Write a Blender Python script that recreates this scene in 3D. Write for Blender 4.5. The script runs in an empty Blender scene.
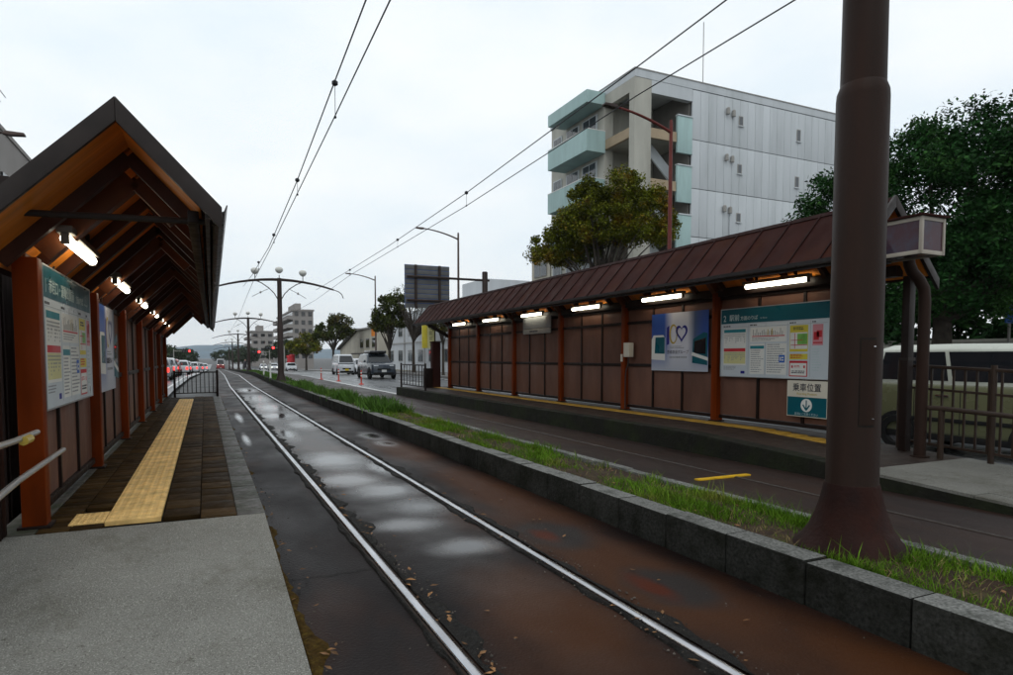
import bpy, bmesh, math, random
from mathutils import Vector, Matrix
R = math.radians
random.seed(7)
HAZE = .00016
scene = bpy.context.scene
col = scene.collection

# ------------------------------------------------------------------ camera, sky, light
cam_d = bpy.data.cameras.new('camera')
cam = bpy.data.objects.new('camera', cam_d); col.objects.link(cam)
cam.location = (0, 0, 1.415)
cam.rotation_euler = (math.pi/2 - .0535, 0, -.438)
cam_d.sensor_width = 36; cam_d.lens = 22.846; cam_d.shift_y = .0534
cam_d.clip_start = .05; cam_d.clip_end = 9000
scene.camera = cam

world = bpy.data.worlds.new('World'); scene.world = world; world.use_nodes = True
wn, wl = world.node_tree.nodes, world.node_tree.links
bg = wn['Background']; bg.inputs[1].default_value = .1
sky = wn.new('ShaderNodeTexSky'); sky.sky_type = 'NISHITA'; sky.sun_disc = False
sky.sun_elevation = R(55); sky.sun_rotation = R(-25); sky.air_density = 1.5; sky.dust_density = 3
tc = wn.new('ShaderNodeTexCoord')
mp = wn.new('ShaderNodeMapping'); mp.inputs['Scale'].default_value = (1, 1, 2.6)
nz = wn.new('ShaderNodeTexNoise'); nz.inputs['Scale'].default_value = 2.6; nz.inputs['Detail'].default_value = 5; nz.inputs['Roughness'].default_value = .5
rp = wn.new('ShaderNodeValToRGB')
rp.color_ramp.elements[0].position = .33; rp.color_ramp.elements[0].color = (8.6, 9.7, 10.5, 1)
rp.color_ramp.elements[1].position = .62; rp.color_ramp.elements[1].color = (10.4, 10.8, 11.0, 1)
mxw = wn.new('ShaderNodeMix'); mxw.data_type = 'RGBA'; mxw.inputs[0].default_value = .93
wl.new(tc.outputs['Generated'], mp.inputs[0]); wl.new(mp.outputs[0], nz.inputs['Vector']); wl.new(nz.outputs['Fac'], rp.inputs[0])
wl.new(sky.outputs[0], mxw.inputs[6]); wl.new(rp.outputs[0], mxw.inputs[7]); wl.new(mxw.outputs[2], bg.inputs[0])

sun_d = bpy.data.lights.new('sun', 'SUN'); sun_d.energy = .5; sun_d.angle = R(25); sun_d.color = (1, .96, .9)
sun = bpy.data.objects.new('sun', sun_d); col.objects.link(sun)
sun.rotation_euler = (R(35), 0, R(-25)); sun.location = (0, 0, 60)

scene.view_settings.view_transform = 'Standard'; scene.view_settings.look = 'None'
scene.view_settings.exposure = 0; scene.view_settings.gamma = 1; scene.view_settings.use_curve_mapping = False
scene.render.engine = 'CYCLES'
scene.cycles.max_bounces = 6; scene.cycles.diffuse_bounces = 3; scene.cycles.glossy_bounces = 3
scene.cycles.transmission_bounces = 4; scene.cycles.volume_bounces = 0; scene.cycles.sample_clamp_indirect = 4
scene.cycles.use_denoising = True

# ------------------------------------------------------------------ helpers
def gz(y): return -.014*max(0., min(y, 240.) - 55.)          # the street dips in the distance
def px(y): return .0135*max(0., min(y, 400.) - 34.)          # and bends slightly

class MB:
    def __init__(s): s.v = []; s.f = []
    def add(s, vs, fs):
        n = len(s.v); s.v += [tuple(p) for p in vs]; s.f += [tuple(i+n for i in q) for q in fs]; return s
    def quad(s, a, b, c, d): return s.add([a, b, c, d], [(0, 1, 2, 3)])
    def box(s, x0, x1, y0, y1, z0, z1):
        return s.add([(x0,y0,z0),(x1,y0,z0),(x1,y1,z0),(x0,y1,z0),(x0,y0,z1),(x1,y0,z1),(x1,y1,z1),(x0,y1,z1)],
                     [(0,3,2,1),(4,5,6,7),(0,1,5,4),(1,2,6,5),(2,3,7,6),(3,0,4,7)])
    def bar(s, p, q, w, h, upv=(0, 0, 1)):
        p, q = Vector(p), Vector(q); d = (q-p).normalized(); u = Vector(upv)
        if abs(d.dot(u)) > .98: u = Vector((0, 1, 0))
        r = d.cross(u).normalized(); u = r.cross(d)
        vs = []
        for c in (p, q):
            for a, b in ((-1,-1),(1,-1),(1,1),(-1,1)): vs.append(c + r*a*w/2 + u*b*h/2)
        return s.add(vs, [(0,1,2,3)[::-1],(4,5,6,7),(0,1,5,4),(1,2,6,5),(2,3,7,6),(3,0,4,7)])
    def prism(s, poly, axis, a, b):          # poly of 2D points in the two other axes, extruded along axis
        def P(t, k):
            if axis == 'y': return (t[0], k, t[1])
            if axis == 'x': return (k, t[0], t[1])
            return (t[0], t[1], k)
        n = len(poly); vs = [P(t, a) for t in poly] + [P(t, b) for t in poly]
        return s.add(vs, [tuple(range(n))[::-1], tuple(range(n, 2*n))] + [(i, (i+1) % n, n+(i+1) % n, n+i) for i in range(n)])
    def tube(s, pts, rad, n=8, cap=True):
        pts = [Vector(p) for p in pts]
        if not hasattr(rad, '__len__'): rad = [rad]*len(pts)
        vs = []; prev = None
        for i, p in enumerate(pts):
            d = (pts[min(i+1, len(pts)-1)] - pts[max(i-1, 0)]).normalized()
            if prev is None:
                u = Vector((0, 0, 1)) if abs(d.z) < .9 else Vector((1, 0, 0))
                a = d.cross(u).normalized()
            else:
                a = (prev - d*prev.dot(d)).normalized()
            prev = a; b = d.cross(a)
            for k in range(n):
                t = 2*math.pi*k/n; vs.append(p + (a*math.cos(t) + b*math.sin(t))*rad[i])
        fs = []
        for i in range(len(pts)-1):
            for k in range(n):
                fs.append((i*n+k, i*n+(k+1) % n, (i+1)*n+(k+1) % n, (i+1)*n+k))
        if cap: fs += [tuple(range(n))[::-1], tuple(range((len(pts)-1)*n, len(pts)*n))]
        return s.add(vs, fs)
    def lathe(s, prof, c=(0, 0, 0), n=24):
        vs = []; fs = []
        for r, z in prof:
            for k in range(n):
                t = 2*math.pi*k/n; vs.append((c[0]+r*math.cos(t), c[1]+r*math.sin(t), c[2]+z))
        for i in range(len(prof)-1):
            for k in range(n): fs.append((i*n+k, i*n+(k+1) % n, (i+1)*n+(k+1) % n, (i+1)*n+k))
        fs += [tuple(range(n))[::-1], tuple(range((len(prof)-1)*n, len(prof)*n))]
        return s.add(vs, fs)
    def strip(s, xa, xb, z, ys, z2=None):     # a sheet along the street between two x values
        vs = []; fs = []
        for i, y in enumerate(ys):
            vs += [(xa+px(y), y, z+gz(y)), (xb+px(y), y, (z if z2 is None else z2)+gz(y))]
            if i: k = 2*i; fs.append((k-2, k-1, k+1, k))
        return s.add(vs, fs)
    def run(s, xa, xb, z0, z1, ys):           # a solid run along the street
        vs = []; fs = []
        for i, y in enumerate(ys):
            d, g = px(y), gz(y)
            vs += [(xa+d, y, z0+g), (xb+d, y, z0+g), (xb+d, y, z1+g), (xa+d, y, z1+g)]
            if i:
                k = 4*i
                for j in range(4): fs.append((k-4+j, k-4+(j+1) % 4, k+(j+1) % 4, k+j))
        n = len(ys)*4; fs += [(3,2,1,0), (n-4,n-3,n-2,n-1)]
        return s.add(vs, fs)
    def mesh(s, name, m, bevel=0., smooth=35):
        me = bpy.data.meshes.new(name); me.from_pydata(s.v, [], s.f); me.update()
        bm = bmesh.new(); bm.from_mesh(me)
        bmesh.ops.recalc_face_normals(bm, faces=bm.faces)
        if bevel:
            es = [e for e in bm.edges if e.is_manifold and e.calc_face_angle(0) > .5]
            bmesh.ops.bevel(bm, geom=es, offset=bevel, segments=2, profile=.6, affect='EDGES', clamp_overlap=True)
        bm.to_mesh(me); bm.free()
        if smooth:
            me.polygons.foreach_set('use_smooth', [True]*len(me.polygons)); me.set_sharp_from_angle(angle=R(smooth))
        me.materials.append(m)
        return me
    def raw(s, name, m, parent=None, smooth=False):
        me = bpy.data.meshes.new(name); me.from_pydata(s.v, [], s.f); me.update(); me.materials.append(m)
        if smooth: me.polygons.foreach_set('use_smooth', [True]*len(me.polygons))
        return link(name, me, parent)
    def build(s, name, m, parent=None, bevel=0., loc=None, smooth=35):
        return link(name, s.mesh(name, m, bevel, smooth), parent, loc)

def link(name, me, parent=None, loc=None, rz=0.):
    o = bpy.data.objects.new(name, me); col.objects.link(o)
    if parent is not None: o.parent = parent
    if loc is not None: o.location = loc
    if rz: o.rotation_euler.z = rz
    return o
def tag(o, label, cat, group=None):
    o['label'] = label; o['category'] = cat
    if group: o['group'] = group
    return o
def thing(name, label, cat, loc=(0, 0, 0), rz=0., group=None):
    o = link(name, None, None, loc, rz); o.empty_display_size = .2
    return tag(o, label, cat, group)
def struct(o): o['kind'] = 'structure'; return o
def stuff(o, label=None, cat=None):
    o['kind'] = 'stuff'
    if label: o['label'] = label; o['category'] = cat
    return o
def copy_tree(o, parent=None):
    c = o.copy(); col.objects.link(c); c.parent = parent
    for ch in list(o.children): copy_tree(ch, c)
    return c
def frange(a, b, n): return [a+(b-a)*i/n for i in range(n+1)]
ORD = ['first', 'second', 'third', 'fourth', 'fifth', 'sixth', 'seventh', 'eighth', 'ninth', 'tenth', 'eleventh', 'twelfth']

# ------------------------------------------------------------------ materials
def newmat(name):
    m = bpy.data.materials.new(name); m.use_nodes = True
    return m, m.node_tree.nodes, m.node_tree.links, m.node_tree.nodes['Principled BSDF']
def rgb(c, k=1.): return (min(c[0]*k, 1), min(c[1]*k, 1), min(c[2]*k, 1), 1)
def noise(n, l, scale, detail=5, stretch=None, rough=.55):
    g = n.new('ShaderNodeNewGeometry'); t = n.new('ShaderNodeTexNoise')
    t.inputs['Scale'].default_value = scale; t.inputs['Detail'].default_value = detail; t.inputs['Roughness'].default_value = rough
    if stretch:
        q = n.new('ShaderNodeMapping'); q.inputs['Scale'].default_value = stretch
        l.new(g.outputs['Position'], q.inputs[0]); l.new(q.outputs[0], t.inputs['Vector'])
    else: l.new(g.outputs['Position'], t.inputs['Vector'])
    return t.outputs['Fac']
def ramp(n, l, fac, a, b, ca, cb):
    r = n.new('ShaderNodeValToRGB'); e = r.color_ramp.elements
    e[0].position = a; e[0].color = ca; e[1].position = b; e[1].color = cb
    l.new(fac, r.inputs[0]); return r.outputs[0]
def mixc(n, l, fac, a, b, mode='MIX'):
    x = n.new('ShaderNodeMix'); x.data_type = 'RGBA'; x.blend_type = mode
    if hasattr(fac, 'links'): l.new(fac, x.inputs[0])
    else: x.inputs[0].default_value = fac
    for i, v in ((6, a), (7, b)):
        if hasattr(v, 'links'): l.new(v, x.inputs[i])
        else: x.inputs[i].default_value = v
    return x.outputs[2]
def maprange(n, l, v, a, b, c, d):
    x = n.new('ShaderNodeMapRange'); x.inputs[1].default_value = a; x.inputs[2].default_value = b
    x.inputs[3].default_value = c; x.inputs[4].default_value = d; l.new(v, x.inputs[0]); return x.outputs[0]
def mat(name, c, rough=.6, var=.25, scale=4., c2=None, c2at=(.5, .62), c2scale=None, bump=0., bscale=30., metal=0., rnd=0., island=0.,
        stretch=None, emit=None, rvar=.12, spec=.2, coat=0., c2stretch=None, transl=0.):
    m, n, l, b = newmat(name)
    colr = ramp(n, l, noise(n, l, scale, 6, stretch), .3, .72, rgb(c, 1-var), rgb(c, 1+var))
    if c2:
        fac = ramp(n, l, noise(n, l, c2scale or scale*.37, 6, c2stretch or stretch, .65), c2at[0], c2at[1], (0,0,0,1), (1,1,1,1))
        colr = mixc(n, l, fac, colr, rgb(c2))
    if rnd or island:
        if rnd:
            oi = n.new('ShaderNodeObjectInfo'); rv = oi.outputs['Random']; k = rnd
        else:
            gi = n.new('ShaderNodeNewGeometry'); rv = gi.outputs['Random Per Island']; k = island
        v = maprange(n, l, rv, 0, 1, 1-k, 1+k)
        hs = n.new('ShaderNodeHueSaturation'); l.new(v, hs.inputs['Value']); l.new(colr, hs.inputs['Color']); colr = hs.outputs[0]
    l.new(colr, b.inputs['Base Color'])
    rr = maprange(n, l, noise(n, l, scale*1.7, 4, stretch), .3, .7, max(.02, rough-rvar), min(1, rough+rvar)); l.new(rr, b.inputs['Roughness'])
    b.inputs['Metallic'].default_value = metal; b.inputs['Specular IOR Level'].default_value = spec
    if coat: b.inputs['Coat Weight'].default_value = coat; b.inputs['Coat Roughness'].default_value = .08
    if transl: b.inputs['Subsurface Weight'].default_value = 0
    if emit:
        b.inputs['Emission Color'].default_value = rgb(emit[0]); b.inputs['Emission Strength'].default_value = emit[1]
    if bump:
        bp = n.new('ShaderNodeBump'); bp.inputs['Strength'].default_value = bump; bp.inputs['Distance'].default_value = .02
        l.new(noise(n, l, bscale, 6), bp.inputs['Height']); l.new(bp.outputs[0], b.inputs['Normal'])
    return m

M = {}
M['ground'] = mat('ground_asphalt', (.045, .045, .045), .6, .3, .8, bump=.2)
M['road'] = mat('wet_road', (.085, .09, .097), .33, .3, .5, stretch=(1, .12, 1), bump=.12, bscale=60, rvar=.15, spec=.4)
M['pavement'] = mat('pavement', (.14, .135, .13), .55, .25, 1.2, bump=.15)
M['paint_white'] = mat('road_paint', (.7, .7, .68), .5, .25, 5, c2=(.25, .25, .25), c2at=(.55, .75), c2scale=8)
M['paint_yellow'] = mat('yellow_paint', (.62, .36, .015), .5, .2, 9, c2=(.2, .13, .02), c2at=(.58, .8), c2scale=12)
def concrete_mat(name, k):
    m, n, l, b = newmat(name)
    c = ramp(n, l, noise(n, l, 1.1, 6, None, .6), .32, .68, (.17*k, .165*k, .145*k, 1), (.25*k, .245*k, .22*k, 1))
    li = ramp(n, l, noise(n, l, 130, 3, None, .6), .52, .68, (0, 0, 0, 1), (1, 1, 1, 1)); c = mixc(n, l, li, c, (.42*k, .41*k, .37*k, 1))
    dk = ramp(n, l, noise(n, l, 95, 4, (1.3, 1, 1), .65), .56, .68, (0, 0, 0, 1), (1, 1, 1, 1)); c = mixc(n, l, dk, c, (.075*k, .07*k, .06*k, 1))
    st = ramp(n, l, noise(n, l, .9, 7, (1, .8, 1), .7), .52, .7, (0, 0, 0, 1), (.75, .75, .75, 1)); c = mixc(n, l, st, c, (.10*k, .092*k, .066*k, 1))
    bl = ramp(n, l, noise(n, l, 7, 5, None, .7), .63, .72, (0, 0, 0, 1), (.8, .8, .8, 1)); c = mixc(n, l, bl, c, (.065*k, .06*k, .045*k, 1))
    l.new(c, b.inputs['Base Color']); b.inputs['Roughness'].default_value = .9; b.inputs['Specular IOR Level'].default_value = .1
    bp = n.new('ShaderNodeBump'); bp.inputs['Strength'].default_value = 1.; bp.inputs['Distance'].default_value = .02
    l.new(noise(n, l, 110, 5, None, .7), bp.inputs['Height']); l.new(bp.outputs[0], b.inputs['Normal'])
    return m
M['concrete'] = concrete_mat('aggregate_concrete', 1.3); M['concrete_b'] = concrete_mat('darker_concrete', .85)  # second one is the same mix in an evenly darker tone
M['concrete_edge'] = mat('edge_concrete', (.075, .068, .06), .55, .35, 9, c2=(.035, .04, .022), c2at=(.45, .65), c2scale=4, bump=.3, bscale=50, rnd=.15)
M['paver'] = mat('wet_brown_paver', (.034, .02, .0075), .6, .35, 6, c2=(.066, .037, .013), c2at=(.5, .7), c2scale=1.4, bump=.25, bscale=45, rnd=.45, spec=.02)
M['dull_steel'] = mat('dull_rail', (.06, .05, .045), .5, .3, 14, metal=.6)
M['strip_yellow'] = mat('strip_yellow', (.4, .23, .035), .55, .2, 6, c2=(.2, .12, .03), c2at=(.5, .75), c2scale=4, rnd=.1)
M['joint'] = mat('dark_joint', (.012, .01, .008), .8, .3, 20)
M['tactile'] = mat('tactile_yellow', (.8, .53, .2), .6, .2, 7, c2=(.45, .29, .11), c2at=(.48, .72), c2scale=5, bump=.1, rnd=.08)
M['platform'] = mat('platform_asphalt', (.026, .017, .013), .5, .35, 3, bump=.3, bscale=60)
M['platform_face'] = mat('mossy_face', (.008, .0075, .005), .8, .4, 5, c2=(.012, .016, .005), c2at=(.42, .62), bump=.5, bscale=25, rnd=.25)
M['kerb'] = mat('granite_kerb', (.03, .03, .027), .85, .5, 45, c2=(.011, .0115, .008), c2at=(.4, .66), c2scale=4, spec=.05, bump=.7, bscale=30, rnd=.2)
M['kerb_top'] = mat('granite_pale', (.15, .15, .14), .8, .6, 60, c2=(.04, .042, .036), c2at=(.5, .7), c2scale=5, bump=.7, bscale=30, rnd=.15, spec=.1)
M['soil'] = mat('soil', (.035, .02, .012), .9, .4, 12, c2=(.05, .035, .015), bump=.9, bscale=40)
M['steel'] = mat('rail_head', (.46, .46, .48), .2, .3, 14, metal=1., stretch=(1, .15, 1), rvar=.1)
M['rail_side'] = mat('rail_web', (.03, .018, .012), .7, .4, 18, metal=.2)
M['dirt'] = mat('flangeway_dirt', (.008, .0065, .005), .75, .5, 25, bump=1., bscale=60)
M['grit'] = mat('grit', (.07, .06, .05), .8, .5, 30, island=.6)
M['litter'] = mat('leaf_litter', (.2, .1, .04), .7, .5, 30, island=.6)
M['shelter_post'] = mat('post_paint', (.16, .026, .003), .45, .28, 5, c2=(.055, .014, .005), c2at=(.5, .75), c2scale=3, stretch=(1, 1, .2), bump=.08, spec=.06)
M['shelter_dark'] = mat('dark_brown_paint', (.012, .0055, .004), .5, .3, 6, stretch=(1, 1, .3))
M['panel'] = mat('mauve_panel', (.145, .07, .048), .55, .16, 3, c2=(.1, .046, .033), c2at=(.45, .75), c2scale=1.6, stretch=(1, 1, .35), rnd=.12)
M['roof'] = mat('roof_metal', (.034, .0125, .0105), .6, .28, 2.2, c2=(.044, .0145, .0065), c2at=(.52, .76), c2scale=1.6, stretch=(1.2, 1.2, .45), rnd=.08, spec=.02, bump=.06, bscale=12)
M['seam'] = mat('roof_seam', (.022, .009, .008), .6, .3, 4, spec=.03)
M['soffit'] = mat('soffit_wood', (.72, .23, .025), .5, .3, 3, c2=(.52, .145, .016), c2at=(.45, .7), stretch=(.3, 3, .3), rnd=.2)
M['rafter'] = mat('rafter_wood', (.045, .014, .007), .5, .3, 4, rnd=.2)
M['fascia'] = mat('fascia', (.022, .016, .014), .4, .25, 6)
M['gutter'] = mat('gutter', (.05, .045, .045), .35, .2, 6)
M['pole'] = mat('pole_paint', (.022, .0115, .008), .5, .16, 1.5, c2=(.027, .012, .0075), c2at=(.52, .7), c2scale=3.5, stretch=(1, 1, .16), bump=.08, bscale=35, spec=.12)
M['pole_base'] = mat('pole_base_rust', (.022, .0068, .0045), .6, .35, 3, c2=(.011, .0045, .004), c2at=(.45, .7), c2scale=5, bump=.25, bscale=40, spec=.1)
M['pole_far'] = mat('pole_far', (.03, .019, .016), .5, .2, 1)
M['red_pole'] = mat('red_brown_pole', (.12, .022, .017), .5, .2, 2)
M['grey_pole'] = mat('grey_brown_pole', (.10, .07, .062), .5, .2, 2)
M['fence_brown'] = mat('fence_brown', (.03, .018, .012), .45, .25, 5)
M['stainless'] = mat('stainless', (.5, .5, .5), .42, .05, 2, metal=1., rvar=.03)
M['white_panel'] = mat('sign_white', (.55, .6, .63), .35, .05, 2)
M['cream_panel'] = mat('sign_cream', (.62, .57, .47), .4, .05, 2)
M['teal'] = mat('sign_teal', (.003, .09, .12), .35, .1, 2)
M['teal_light'] = mat('print_teal', (.02, .2, .24), .4, .1, 2)
M['p_red'] = mat('print_red', (.5, .03, .04), .4, .1, 2)
M['p_yellow'] = mat('print_yellow', (.62, .52, .06), .4, .1, 2)
M['p_paleyellow'] = mat('print_pale_yellow', (.6, .57, .28), .4, .06, 2)
M['p_green'] = mat('print_green', (.18, .42, .09), .4, .2, 8)
M['p_blue'] = mat('print_blue', (.03, .12, .45), .4, .1, 2)
M['p_pink'] = mat('print_pink', (.6, .25, .28), .4, .1, 2)
M['p_paper'] = mat('print_paper', (.7, .7, .66), .5, .05, 2)
M['ink'] = mat('print_ink', (.05, .05, .06), .5, .1, 3)
M['ink_grey'] = mat('print_grey', (.28, .29, .3), .5, .1, 3)
M['ink_pale'] = mat('print_pale', (.45, .55, .55), .5, .1, 3)
M['navy'] = mat('print_navy', (.02, .02, .22), .4, .1, 3)
M['gold'] = mat('print_gold', (.45, .33, .06), .4, .1, 3)
M['white_plastic'] = mat('white_plastic', (.65, .65, .62), .4, .08, 4)
M['tube'] = mat('lit_tube', (.9, .9, .85), .4, 0., 1, emit=((1, .93, .72), 8.))
M['box_frame'] = mat('box_frame', (.34, .3, .25), .4, .1, 4)
M['box_face'] = mat('box_face', (.055, .022, .03), .12, .2, 3, c2=(.05, .05, .075), c2at=(.45, .65), c2scale=2.5)
M['glass'] = mat('dark_glass', (.012, .014, .017), .06, .1, 1, spec=.6, rvar=.02)
M['glass_sky'] = mat('window_glass', (.05, .06, .07), .08, .2, 1, spec=.7, rvar=.02)
M['rubber'] = mat('rubber', (.012, .012, .012), .8, .2, 10)
M['chrome'] = mat('chrome', (.6, .6, .6), .15, .05, 5, metal=1.)
M['lamp_lens'] = mat('headlamp', (.55, .58, .6), .12, .1, 5, spec=.8)
M['tail_on'] = mat('lit_tail_lamp', (.5, .01, .01), .3, 0., 1, emit=((1, .04, .03), 3.))
M['head_on'] = mat('lit_headlamp', (.8, .8, .7), .3, 0., 1, emit=((1, .95, .8), 3.))
M['signal_red'] = mat('lit_red_signal', (.5, .01, .01), .3, 0., 1, emit=((1, .03, .03), 8.))
M['plate_y'] = mat('yellow_plate', (.6, .45, .03), .4, .05, 4)
M['plate_w'] = mat('white_plate', (.6, .6, .58), .4, .05, 4)
M['cone_red'] = mat('post_red', (.5, .05, .03), .5, .1, 4)
M['globe'] = mat('opal_globe', (.62, .62, .58), .3, .05, 3)
M['wire'] = mat('wire', (.03, .03, .035), .5, .1, 3)
M['bark'] = mat('bark', (.055, .045, .036), .85, .35, 6, bump=.5, bscale=20)
M['leaf_autumn'] = mat('leaves_turning', (.10, .115, .010), .6, .4, .5, c2=(.2, .095, .010), c2at=(.5, .68), c2scale=.75, island=.5, spec=.04)
M['leaf_dark'] = mat('leaves_dark', (.015, .052, .013), .6, .4, .6, c2=(.042, .105, .022), c2at=(.5, .7), c2scale=.7, island=.5, spec=.04)
M['leaf_olive'] = mat('leaves_olive', (.05, .065, .014), .6, .35, .6, c2=(.09, .06, .018), c2at=(.5, .72), c2scale=.5, island=.5, spec=.04)
M['leaf_far'] = mat('leaves_far', (.04, .06, .03), .7, .3, .4, island=.4, spec=.04)
M['grass'] = mat('grass', (.085, .17, .012), .6, .4, 2.5, c2=(.2, .19, .04), c2at=(.52, .72), c2scale=1.3, island=.45, spec=.04)
M['weed'] = mat('weeds', (.06, .13, .02), .55, .35, 1.5, c2=(.1, .13, .03), c2at=(.52, .72), island=.45, spec=.04)
M['hill'] = mat('haze_blue_hill', (.06, .12, .17), .9, .3, .01)  # bluish distance haze is painted into the hill colour
M['sign_back'] = mat('sign_back', (.11, .112, .115), .5, .15, 3)
M['moss'] = mat('brown_moss', (.055, .032, .008), .9, .5, 30, c2=(.09, .06, .012), c2at=(.5, .65), c2scale=25, bump=1., bscale=70, spec=.05)
M['dry'] = mat('dry_grass', (.26, .2, .09), .8, .3, 5, island=.4, spec=.04)
M['lamp_case'] = mat('lamp_case', (.16, .14, .12), .5, .1, 4)
M['ac'] = mat('unit_grey', (.3, .29, .27), .5, .1, 5)
# ------------------------------------------------------------------ setting: ground, roads, tracks
YS = [-12, -4, 4, 10, 16, 22, 28, 34, 40, 46, 52, 55, 60, 70, 85, 100, 120, 140, 170, 200, 240, 300, 400]
g = MB()
gy = [-80, -20, 0, 30, 55, 80, 110, 140, 180, 240, 400, 900, 3800]
for i, y in enumerate(gy):
    g.v += [(-1800, y, -.3+gz(y)), (-60, y, -.3+gz(y)), (80, y, -.3+gz(y)), (1800, y, -.3+gz(y))]
    if i:
        k = 4*i
        for j in range(3): g.f.append((k-4+j, k-3+j, k+1+j, k+j))
struct(g.raw('ground', M['ground']))
struct(MB().strip(-8.6, -1.36, -.12, YS).raw('road', M['road']))
struct(MB().strip(8.62, 15.6, -.13, YS).raw('road', M['road']))
struct(MB().strip(6.62, 8.62, -.13, [24.2, 28, 34, 40, 46, 52, 55, 60, 70, 85, 100, 120, 140, 170, 200, 240, 300, 400]).raw('road', M['road']))
struct(MB().run(15.6, 21.5, -.25, .02, YS).raw('pavement', M['pavement']))
struct(MB().run(-12.5, -8.6, -.25, .02, YS).raw('pavement', M['pavement']))

def ellipse_mask(n, l, c, r, soft=.35, wob=.35, wscale=3.):
    g_ = n.new('ShaderNodeNewGeometry')
    a = n.new('ShaderNodeVectorMath'); a.operation = 'SUBTRACT'; a.inputs[1].default_value = (c[0], c[1], 0); l.new(g_.outputs['Position'], a.inputs[0])
    b = n.new('ShaderNodeVectorMath'); b.operation = 'MULTIPLY'; b.inputs[1].default_value = (1/r[0], 1/r[1], 0); l.new(a.outputs[0], b.inputs[0])
    d = n.new('ShaderNodeVectorMath'); d.operation = 'LENGTH'; l.new(b.outputs[0], d.inputs[0])
    w = n.new('ShaderNodeMath'); w.operation = 'MULTIPLY_ADD'; w.inputs[1].default_value = wob*2
    l.new(noise(n, l, wscale, 4), w.inputs[0]); l.new(d.outputs['Value'], w.inputs[2])
    m_ = n.new('ShaderNodeMapRange'); m_.interpolation_type = 'SMOOTHSTEP'
    m_.inputs[1].default_value = 1+wob-soft; m_.inputs[2].default_value = 1+wob+soft; m_.inputs[3].default_value = 1; m_.inputs[4].default_value = 0
    l.new(w.outputs[0], m_.inputs[0]); return m_.outputs[0]
def vmax(n, l, a, b):
    x = n.new('ShaderNodeMath'); x.operation = 'MAXIMUM'; l.new(a, x.inputs[0]); l.new(b, x.inputs[1]); return x.outputs[0]
def bed_material():
    m, n, l, b = newmat('wet_track_paving')
    base = ramp(n, l, noise(n, l, .9, 6, (1, .5, 1)), .35, .65, (.007, .0048, .0048, 1), (.016, .0105, .0095, 1))
    br = ramp(n, l, noise(n, l, .55, 4, (1.6, .55, 1), .6), .5, .68, (0, 0, 0, 1), (1, 1, 1, 1))
    base = mixc(n, l, br, base, (.036, .014, .007, 1))
    rust = None
    for c, r in (((2.55, 3.4), (.36, 1.6)), ((1.72, 3.05), (.33, .8)), ((2.75, 6.2), (.3, 1.9)), ((2.8, 1.6), (.3, .9)), ((2.7, 9.5), (.3, 1.4))):
        e = ellipse_mask(n, l, c, r, .6, .4, 2.2); rust = e if rust is None else vmax(n, l, rust, e)
    base = mixc(n, l, rust, base, (.05, .0185, .007, 1))
    grey = vmax(n, l, ellipse_mask(n, l, (2.55, 4.5), (.26, .42), .4, .4, 3.5), ellipse_mask(n, l, (2.62, 3.14), (.24, .36), .4, .4, 3.5))
    base = mixc(n, l, grey, base, (.024, .019, .017, 1))
    red = vmax(n, l, ellipse_mask(n, l, (2.45, 4.5), (.08, .18), .6, .5, 7), ellipse_mask(n, l, (2.5, 3.2), (.08, .22), .6, .5, 7))
    base = mixc(n, l, red, base, (.06, .012, .004, 1))
    speck = ramp(n, l, noise(n, l, 60, 3), .62, .74, (0, 0, 0, 1), (1, 1, 1, 1))
    base = mixc(n, l, mixc(n, l, .25, (0, 0, 0, 1), speck), base, (.06, .05, .045, 1))
    l.new(base, b.inputs['Base Color'])
    pud = None
    for c, r in (((1.64, 19.4), (.3, 1.5)), ((1.6, 16.6), (.34, .9)), ((1.8, 14.2), (.2, .7)), ((2.74, 11.6), (.14, .45)), ((2.7, 10.5), (.12, .26)), ((1.35, 12.6), (.13, .8)),
                 ((1.6, 9.1), (.3, .55)), ((1.48, 7.55), (.24, .3)), ((1.78, 6.78), (.28, .3)), ((1.86, 5.9), (.2, .26)), ((1.55, 5.3), (.2, .16)), ((1.78, 4.5), (.2, .16)), ((2.02, 8.2), (.1, .4)),
                 ((.7, 16.5), (.05, .9)), ((.62, 12.1), (.04, .6)), ((1.6, 24), (.3, 2.)), ((1.65, 30), (.28, 1.6))):
        e = ellipse_mask(n, l, c, (r[0]*1.15, r[1]*1.15), .8, .5, 2.6); pud = e if pud is None else vmax(n, l, pud, e)
    r0 = maprange(n, l, noise(n, l, 1.3, 5, (1, .5, 1)), .3, .7, .36, .6)
    sheen = ellipse_mask(n, l, (1.62, 14.5), (.48, 9.5), .45, .5, 1.6)
    r1 = n.new('ShaderNodeMix'); l.new(sheen, r1.inputs[0]); l.new(r0, r1.inputs[2]); r1.inputs[3].default_value = .3
    x = n.new('ShaderNodeMix'); l.new(pud, x.inputs[0]); l.new(r1.outputs[0], x.inputs[2]); x.inputs[3].default_value = .09
    l.new(x.outputs[0], b.inputs['Roughness']); sp_ = n.new('ShaderNodeMath'); sp_.operation = 'MULTIPLY_ADD'; sp_.inputs[1].default_value = .14; sp_.inputs[2].default_value = .05; l.new(sheen, sp_.inputs[0])
    sq = n.new('ShaderNodeMath'); sq.operation = 'MULTIPLY_ADD'; sq.inputs[1].default_value = .38; l.new(pud, sq.inputs[0]); l.new(sp_.outputs[0], sq.inputs[2]); l.new(sq.outputs[0], b.inputs['Specular IOR Level'])
    bp = n.new('ShaderNodeBump'); bp.inputs['Distance'].default_value = .012
    st = maprange(n, l, pud, 0, 1, .38, .03); l.new(st, bp.inputs['Strength'])
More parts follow.
